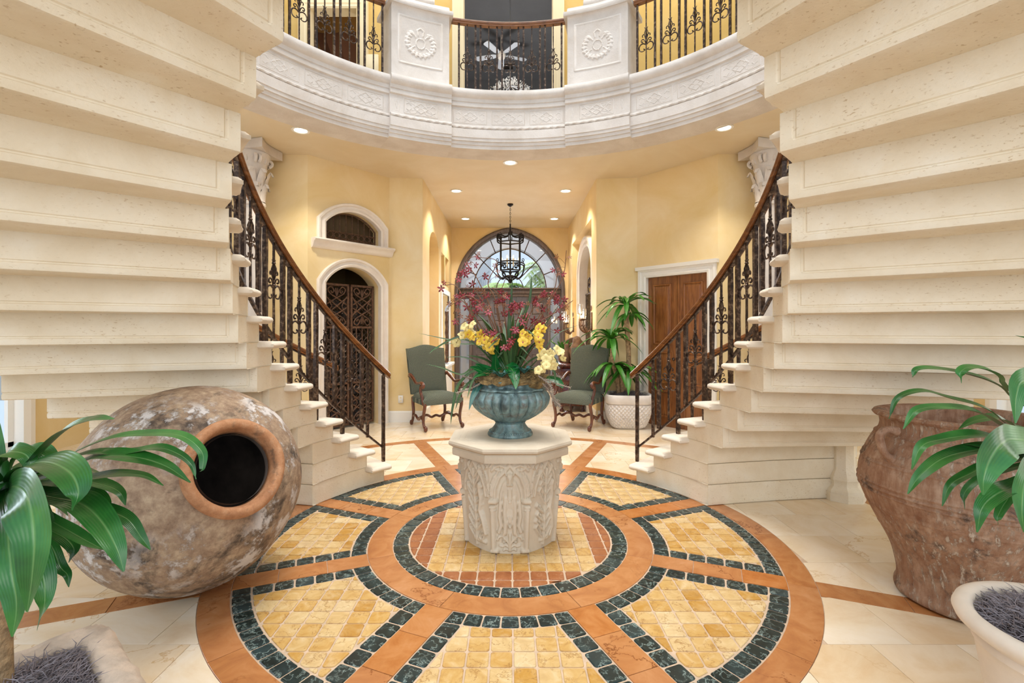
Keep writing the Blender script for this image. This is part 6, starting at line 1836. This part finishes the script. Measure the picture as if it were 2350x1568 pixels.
sx_, sy_ = 2.34, 2.50
j2 = root('standing_clay_jar', 'huge weathered terracotta jar with small shoulder handles standing upright', 'jar', (sx_, sy_, 0))
prof = [(.25, 0), (.28, .01), (.285, .04), (.27, .07), (.27, .12), (.295, .25), (.37, .40), (.425, .52), (.448, .60), (.445, .68), (.425, .75), (.40, .81), (.375, .86), (.352, .89), (.345, .92), (.348, .95), (.362, .975)]
pf = smooth([(prof[i][0]*(1-t) + prof[i+1][0]*t, prof[i][1]*(1-t) + prof[i+1][1]*t) for i in range(len(prof)-1) for t in np.linspace(0, 1, 8, endpoint=False)] + [prof[-1]], 10)
def rings(r, z):
    for zc_, h in ((.57, .006), (.595, .007), (.62, .005), (.73, .006), (.75, .004), (.87, .006), (.48, .003), (.36, .003)):
        r += h*math.exp(-((z-zc_)/.006)**2)
    return r
pf2 = []
for i in range(len(pf)-1):
    for t in (0, .25, .5, .75): r = pf[i][0]*(1-t)+pf[i+1][0]*t; z = pf[i][1]*(1-t)+pf[i+1][1]*t; pf2.append((rings(r, z), z))
b = B(); b.lathe(pf2, (sx_, sy_, 0), 96, jmod, caps=False); obj('body', b, 'jar2', j2, auto=70)
b = B(); b.lathe([(.352, .962), (.372, .968), (.380, .98), (.372, .992), (.352, .997), (.322, .992), (.312, .975), (.312, .90), (.33, .8), (.36, .6)], (sx_, sy_, 0), 96, jmod, caps=False); obj('rim', b, 'jar2', j2)
b = B(); b.lathe([(.001, .55), (.35, .56)], (sx_, sy_, 0), 48); obj('inside', b, 'clay_dark', j2)
for an in (R(187), R(350), R(95), R(268)):
    dx, dy = math.cos(an), math.sin(an); pp = bez([(.385, .915, 0), (.44, .925, 0), (.475, .90, 0), (.475, .86, 0), (.45, .80, 0), (.41, .77, 0)], 5)
    b = B(); b.tube([(sx_ + dx*p.x, sy_ + dy*p.x, p.y) for p in pp], [.026, .022] + [.019]*(len(pp)-4) + [.022, .028], 8); obj('handle', b, 'jar2', j2)

j2.scale = (1, 1, .968)
# ================================================================ FOREGROUND PLANTERS
def mound(b, cx, cy, z, rx, ry, hgt, rot=0, rnd_=None, square=False, n=32, m=8):
    rr_ = rnd_ or random.Random(1); P = []; cr, sr = math.cos(rot), math.sin(rot)
    for j in range(m):
        t = j/(m-1)
        for i in range(n):
            a = 2*PI*i/n; k = 1.0
            if square: k = 1/max(abs(math.cos(a)), abs(math.sin(a))); k = min(k, 1.28)
            x, y = rx*t*k*math.cos(a), ry*t*k*math.sin(a)
            P.append((cx + x*cr - y*sr, cy + x*sr + y*cr, z + hgt*(1-t*t) + rr_.uniform(-.006, .006)))
    return b.grid(P, n, m, closed=True)
# rough square stone trough
tx, ty, trot = -1.43, 1.385, R(-40)
sp1 = root('stone_planter', 'rough square stone planter filled with grey moss, holding the nearest dracaena on the left', 'planter', (tx, ty, 0))
def sqring(h, z, rad=.06, jit=0, rr_=None, nn=9):
    P = []; cr, sr = math.cos(trot), math.sin(trot)
    for c_, (qx, qy) in enumerate(((1, 1), (-1, 1), (-1, -1), (1, -1))):
        for i in range(nn):
            a = PI/2*c_ + PI/2*i/(nn-1); x = qx*(h-rad) + rad*math.cos(a); y = qy*(h-rad) + rad*math.sin(a)
            if rr_: x += rr_.uniform(-jit, jit); y += rr_.uniform(-jit, jit)
            P.append((tx + x*cr - y*sr, ty + x*sr + y*cr, z + (rr_.uniform(-jit, jit) if rr_ else 0)))
    # extra points along the sides
    out = []
    for i in range(len(P)):
        a, c = Vector(P[i]), Vector(P[(i+1) % len(P)]); out.append(tuple(a))
        if (i+1) % nn == 0:
            for q in range(1, 9):
                p = a.lerp(c, q/9)
                if rr_: p += Vector((rr_.uniform(-jit, jit), rr_.uniform(-jit, jit), rr_.uniform(-jit, jit)))
                out.append(tuple(p))
    return out
rr1 = random.Random(9); rings_ = []
for h, z in ((.24, 0), (.245, .03), (.25, .10), (.255, .18), (.26, .25), (.266, .30), (.264, .335), (.25, .352), (.225, .356), (.195, .352), (.182, .335), (.178, .28)): rings_.append(sqring(h, z, .05, .005 if z > .0 else 0, rr1 if z > 0 else None))
b = B(); P = [p for r in rings_ for p in r]; b.grid(P, len(rings_[0]), len(rings_), closed=True); obj('trough', b, 'mortar', sp1, auto=80)
b = B(); mound(b, tx, ty, .30, .175, .175, .03, trot, square=True); obj('soil', b, 'mulch', sp1)
b = B(); straws(b, tx, ty, .315, .17, .17, 2600, 3, .035, trot); obj('moss_strands', b, 'straw', sp1, False, kind='stuff')
def leafpath(name, parent, pts, wid, mat='leaf', fold=.22, up=Vector((0, 0, 1)), wav=.10, tw=0):
    b = B(); ribbon(b, bez(pts, 6), wid, 7, fold, up, tw, lanc2, wav); return obj(name, b, mat, parent, auto=70)
lanc2 = lambda t: max(.06, math.sin(PI*min(1, t**.72))**.75) if t < .97 else .06
pl1 = root('dracaena_plant', 'large glossy dracaena in the square stone planter, in front of the lying jar', 'plant', (-1.50, 1.42, .3))
b = B(); b.tube(bez([(-1.50, 1.42, .28), (-1.505, 1.42, .5), (-1.49, 1.41, .75), (-1.47, 1.40, .98)], 4), .034, 12); obj('trunk', b, 'trunk', pl1)
CR = Vector((-1.47, 1.40, .96))
def Q3(*l): return [px(x, y, Y) for x, y, Y in l]
LV = [
 (Q3((15, 1105, 1.40), (70, 1065, 1.38), (150, 990, 1.36), (205, 965, 1.33), (262, 962, 1.30)), .075),
 (Q3((20, 1110, 1.40), (110, 1072, 1.36), (190, 1030, 1.32), (260, 1005, 1.28), (340, 997, 1.24), (415, 1000, 1.2), (462, 1035, 1.17), (465, 1075, 1.15), (458, 1083, 1.15)), .034),
 (Q3((20, 1115, 1.40), (110, 1075, 1.36), (200, 1040, 1.31), (290, 1040, 1.27), (360, 1028, 1.22), (405, 1040, 1.2), (438, 1065, 1.18), (450, 1100, 1.17)), .034),
 (Q3((20, 1118, 1.40), (120, 1090, 1.34), (220, 1050, 1.28), (310, 1050, 1.22), (380, 1070, 1.18), (437, 1108, 1.15)), .055),
 (Q3((20, 1110, 1.40), (60, 1070, 1.32), (110, 1062, 1.22), (160, 1085, 1.15), (180, 1130, 1.12), (166, 1172, 1.11)), .085),
 (Q3((20, 1120, 1.40), (120, 1140, 1.28), (185, 1155, 1.2), (235, 1200, 1.15), (268, 1260, 1.12), (284, 1312, 1.11)), .07),
 (Q3((20, 1120, 1.40), (40, 1118, 1.22), (62, 1140, 1.12), (78, 1220, 1.07), (74, 1320, 1.06), (62, 1405, 1.07)), .105),
 (Q3((20, 1120, 1.40), (130, 1145, 1.32), (220, 1165, 1.26), (290, 1190, 1.22), (325, 1235, 1.2), (345, 1262, 1.2)), .04),
 (Q3((20, 1115, 1.40), (120, 1110, 1.36), (200, 1100, 1.33), (270, 1088, 1.30), (330, 1092, 1.28), (375, 1115, 1.26)), .04),
 (Q3((20, 1115, 1.40), (150, 1100, 1.4), (235, 1112, 1.38), (275, 1130, 1.36), (288, 1160, 1.35)), .04),
 (Q3((20, 1120, 1.40), (140, 1130, 1.4), (210, 1135, 1.38), (240, 1160, 1.36), (230, 1180, 1.36)), .05),
 (Q3((5, 1130, 1.40), (15, 1200, 1.28), (25, 1300, 1.2), (38, 1390, 1.18), (28, 1462, 1.18)), .085),
 (Q3((10, 1130, 1.40), (60, 1220, 1.3), (95, 1310, 1.22), (103, 1380, 1.2), (85, 1448, 1.2)), .06),
 (Q3((20, 1125, 1.42), (110, 1190, 1.38), (170, 1225, 1.34), (215, 1250, 1.3), (240, 1262, 1.28)), .04),
 (Q3((20, 1125, 1.42), (100, 1205, 1.4), (150, 1235, 1.38), (170, 1262, 1.36), (158, 1292, 1.35)), .045),
 (Q3((30, 1140, 1.42), (110, 1240, 1.4), (138, 1300, 1.38), (155, 1320, 1.36), (158, 1348, 1.35)), .032),
 (Q3((10, 1120, 1.40), (40, 1050, 1.40), (85, 1038, 1.4), (115, 1060, 1.4), (120, 1090, 1.4)), .07),
 (Q3((5, 1130, 1.40), (-5, 1080, 1.38), (15, 1040, 1.36), (60, 1045, 1.35), (75, 1090, 1.34)), .075),
 (Q3((5, 1130, 1.42), (50, 1100, 1.45), (95, 1110, 1.46), (110, 1150, 1.46)), .07),
 (Q3((0, 1130, 1.40), (-60, 1090, 1.3), (-110, 1130, 1.22), (-130, 1230, 1.2)), .08), (Q3((0, 1130, 1.40), (-70, 1040, 1.42), (-150, 1050, 1.42), (-200, 1120, 1.42)), .07), (Q3((0, 1130, 1.40), (-20, 1020, 1.5), (-40, 950, 1.6), (-90, 940, 1.65)), .06),
 (Q3((20, 1120, 1.42), (120, 1130, 1.35), (180, 1140, 1.3), (215, 1165, 1.27), (225, 1190, 1.26)), .045)]
for i, (pts, w_) in enumerate(LV):
    leafpath('leaf', pl1, pts, w_, 'leaf', up=Vector((0, -.35, .95)) if i not in (6, 11) else Vector((0, -.9, .3)))
rq = random.Random(44)
for k in range(16):
    az = 2*PI*k/16 + rq.uniform(-.2, .2); L = rq.uniform(.22, .36); el = rq.uniform(.1, .9)
    if -.9 < az - 2*PI*round(az/(2*PI)) < .9: L *= .7
    pts = [CR + Vector((L*t*math.cos(az)*math.cos(el*.6), L*t*math.sin(az)*math.cos(el*.6), L*(t*math.sin(el) - .8*t*t) - .02)) for t in (0.05, .3, .6, .85, 1)]
    leafpath('leaf', pl1, pts, rq.uniform(.05, .075), 'leaf')
b = B(); b.lathe([(.034, -.02), (.042, .03), (.036, .10), (.012, .16)], CR - Vector((0, 0, .1)), 12); obj('leaf_crown', b, 'leaf', pl1)

# round white terracotta pot
wx, wy = 1.815, 1.53
wp = root('white_pot', 'round whitewashed terracotta pot filled with grey moss at the foot of the standing jar', 'pot', (wx, wy, 0))
b = B(); b.lathe([(.19, 0), (.2, .01), (.215, .1), (.235, .22), (.25, .31), (.256, .345), (.262, .35), (.262, .365), (.256, .372), (.262, .382), (.285, .395), (.305, .412), (.312, .43), (.305, .447), (.288, .455), (.268, .452), (.255, .44), (.248, .41), (.24, .36)], (wx, wy, 0), 80, caps=False); obj('pot_body', b, 'whitepot', wp, auto=50)
b = B(); mound(b, wx, wy, .405, .248, .248, .035); obj('soil', b, 'mulch', wp)
b = B(); straws(b, wx, wy, .415, .235, .235, 4200, 5, .045, inside='round'); obj('moss_strands', b, 'straw', wp, False, kind='stuff')
pl2 = root('dracaena_plant', 'drooping dark green dracaena in the round white pot, before the standing jar', 'plant', (wx + .05, wy, .43))
b = B(); b.tube(bez([(wx+.05, wy, .42), (wx+.06, wy, .7), (wx+.04, wy, 1.06)], 4), .03, 12); obj('trunk', b, 'trunk', pl2)
LV2 = [
 (Q3((2480, 985, 1.56), (2345, 930, 1.5), (2290, 885, 1.5), (2220, 860, 1.5), (2150, 846, 1.5), (2105, 848, 1.5), (2094, 866, 1.5)), .045),
 (Q3((2480, 985, 1.56), (2330, 908, 1.46), (2285, 860, 1.45), (2230, 843, 1.45), (2204, 855, 1.45), (2206, 880, 1.45)), .045),
 (Q3((2480, 985, 1.56), (2340, 990, 1.5), (2265, 940, 1.5), (2180, 915, 1.5), (2115, 897, 1.5), (2060, 915, 1.5), (2040, 962, 1.5)), .038),
 (Q3((2480, 985, 1.56), (2345, 1000, 1.5), (2250, 950, 1.45), (2170, 935, 1.43), (2105, 942, 1.42), (2073, 985, 1.42)), .05),
 (Q3((2480, 985, 1.56), (2345, 1015, 1.5), (2250, 1000, 1.42), (2165, 1008, 1.4), (2115, 1025, 1.38), (2092, 1078, 1.38)), .05),
 (Q3((2480, 985, 1.56), (2345, 1025, 1.5), (2260, 1030, 1.4), (2170, 1050, 1.36), (2112, 1092, 1.34), (2083, 1134, 1.34)), .052),
 (Q3((2480, 985, 1.56), (2345, 1010, 1.38), (2305, 1015, 1.26), (2275, 1050, 1.22), (2258, 1095, 1.2), (2256, 1136, 1.2)), .085),
 (Q3((2480, 990, 1.56), (2345, 1110, 1.4), (2295, 1130, 1.34), (2255, 1165, 1.3), (2242, 1222, 1.3)), .055),
 (Q3((2480, 990, 1.56), (2300, 1060, 1.48), (2220, 1090, 1.46), (2180, 1115, 1.45), (2162, 1162, 1.45)), .035),
 (Q3((2480, 990, 1.56), (2300, 1080, 1.5), (2240, 1105, 1.5), (2212, 1135, 1.5), (2214, 1170, 1.5)), .028),
 (Q3((2480, 990, 1.56), (2385, 1060, 1.4), (2352, 1110, 1.34), (2345, 1170, 1.32), (2350, 1222, 1.32)), .075),
 (Q3((2480, 985, 1.56), (2400, 890, 1.46), (2350, 875, 1.4), (2332, 910, 1.38), (2330, 972, 1.37)), .075),
 (Q3((2480, 990, 1.56), (2340, 1120, 1.45), (2310, 1150, 1.42), (2290, 1185, 1.4), (2290, 1206, 1.4)), .03),
 (Q3((2480, 985, 1.56), (2345, 985, 1.56), (2290, 960, 1.56), (2240, 965, 1.56), (2200, 985, 1.56)), .05),
 (Q3((2480, 985, 1.56), (2350, 1040, 1.46), (2300, 1040, 1.42), (2270, 1030, 1.4), (2215, 1020, 1.4)), .045),
 (Q3((2480, 985, 1.56), (2560, 900, 1.5), (2640, 930, 1.5), (2680, 1040, 1.5)), .06), (Q3((2480, 985, 1.56), (2500, 850, 1.6), (2560, 800, 1.65), (2650, 830, 1.7)), .06), (Q3((2480, 985, 1.56), (2520, 1080, 1.4), (2540, 1180, 1.35), (2530, 1260, 1.3)), .07),
 (Q3((2480, 985, 1.56), (2420, 860, 1.6), (2380, 790, 1.7), (2330, 770, 1.75)), .05)]
# the crown sits just outside the frame; shift the shared root point towards the trunk top
for i, (pts, w_) in enumerate(LV2):
    pts[0] = Vector((wx + .04, wy, 1.03)); leafpath('leaf', pl2, pts, w_, 'leaf', up=Vector((0, -.3, .95)) if i not in (6, 10, 11) else Vector((0, -.9, .3)))

# ================================================================ WOVEN PLANTER AND TALL DRACAENA
vx, vy = 1.69, 6.98
vp = root('woven_planter', 'square white basket-weave stone planter between the armchair and the wooden door', 'planter', (vx, vy, 0))
nn, hh = 260, 60; P = []
def sqr(a, h, rad):
    c, s = abs(math.cos(a)), abs(math.sin(a)); p = 5.0; return h/((c**p + s**p)**(1/p))
rotw = R(4)
for j in range(hh):
    z = .36*j/(hh-1)
    h = .195 + .10*math.sin(min(1, z/.30)*PI/2)**.8
    for i in range(nn):
        a = 2*PI*i/nn; s_ = a*5.0938; t_ = z*19
        u, v = (s_*1.25 + t_*.9), (s_*1.25 - t_*.9)
        cell = (int(math.floor(u)) + int(math.floor(v))) % 2
        fu_, fv_ = u % 1, v % 1
        bmpv = .026*((math.sin(PI*fu_)**.5*(.55 + .45*math.sin(PI*fv_))) if cell else (math.sin(PI*fv_)**.5*(.55 + .45*math.sin(PI*fu_)))) * (1 if .02 < z < .35 else 0)
        r = sqr(a + rotw, h, .05) + bmpv; P.append((vx + r*math.cos(a), vy + r*math.sin(a)*.92, z))
b = B(); b.grid(P, nn, hh, closed=True); b.f.append(tuple(range(nn-1, -1, -1))); obj('woven_body', b, 'weave', vp, auto=50)
b = B(); P = []
for h, z in ((.285, .355), (.315, .36), (.325, .375), (.33, .44), (.33, .475), (.322, .485), (.30, .487), (.285, .48), (.275, .44)):
    for i in range(64):
        a = 2*PI*i/64; r = sqr(a + rotw, h, .05); P.append((vx + r*math.cos(a), vy + r*math.sin(a)*.92, z))
b.grid(P, 64, 9, closed=True); obj('rim', b, 'weave', vp, auto=40)
b = B(); mound(b, vx, vy, .45, .25, .23, .05, square=True); straws(b, vx, vy, .46, .22, .2, 500, 8, .04); obj('moss', b, 'mulch', vp, False, kind='stuff')
pl3 = root('tall_dracaena', 'tall multi-stemmed dracaena with three leafy crowns in the woven planter', 'plant', (vx, vy, .47))
W_ = lambda x, y, Y=6.98: px(x, y, Y)
for pts, r in (([W_(1441, 905), W_(1443, 830), W_(1440, 770), W_(1437, 735)], .035), ([W_(1420, 905), W_(1414, 860), W_(1405, 830), W_(1405, 800)], .03), ([W_(1428, 905), W_(1426, 870), W_(1424, 850)], .028), ([W_(1438, 745), W_(1441, 725), W_(1445, 715)], .02), ([W_(1438, 745), W_(1436, 720), W_(1436, 705)], .02), ([W_(1441, 880), W_(1446, 850)], .02)):
    b = B(); b.tube(bez(pts, 4), r, 8); obj('cane', b, 'trunk', pl3)
rnd = random.Random(12)
for (cx, cy, n, Lm, up0) in ((1437, 700, 20, .58, .75), (1446, 722, 8, .36, .4), (1403, 780, 24, .58, .8), (1408, 838, 18, .50, .35), (1447, 850, 17, .48, .45)):
    c = W_(cx, cy)
    for k in range(n):
        az = 2*PI*(k + rnd.random()*.6)/n*2.4; el = rnd.uniform(-.1, 1.25)*up0 + .15; L = Lm*rnd.uniform(.7, 1.1); pts = []
        sq = .75
        for t in (0, .3, .6, .85, 1):
            rr_ = L*t*math.cos(el*.8); pts.append(c + Vector((rr_*math.cos(az), min(.26, rr_*math.sin(az)*sq), L*(t*math.sin(el) - .78*t*t*(1.1 if el < .6 else .85)))))
        for p_ in pts: p_.y = min(p_.y, 7.24, 7.26 - (p_.x - 1.92)*1.23)
        b = B(); ribbon(b, bez(pts, 3), .080, 5, .3, shape=lanc2); obj('leaf', b, 'leaf_far', pl3, auto=70)
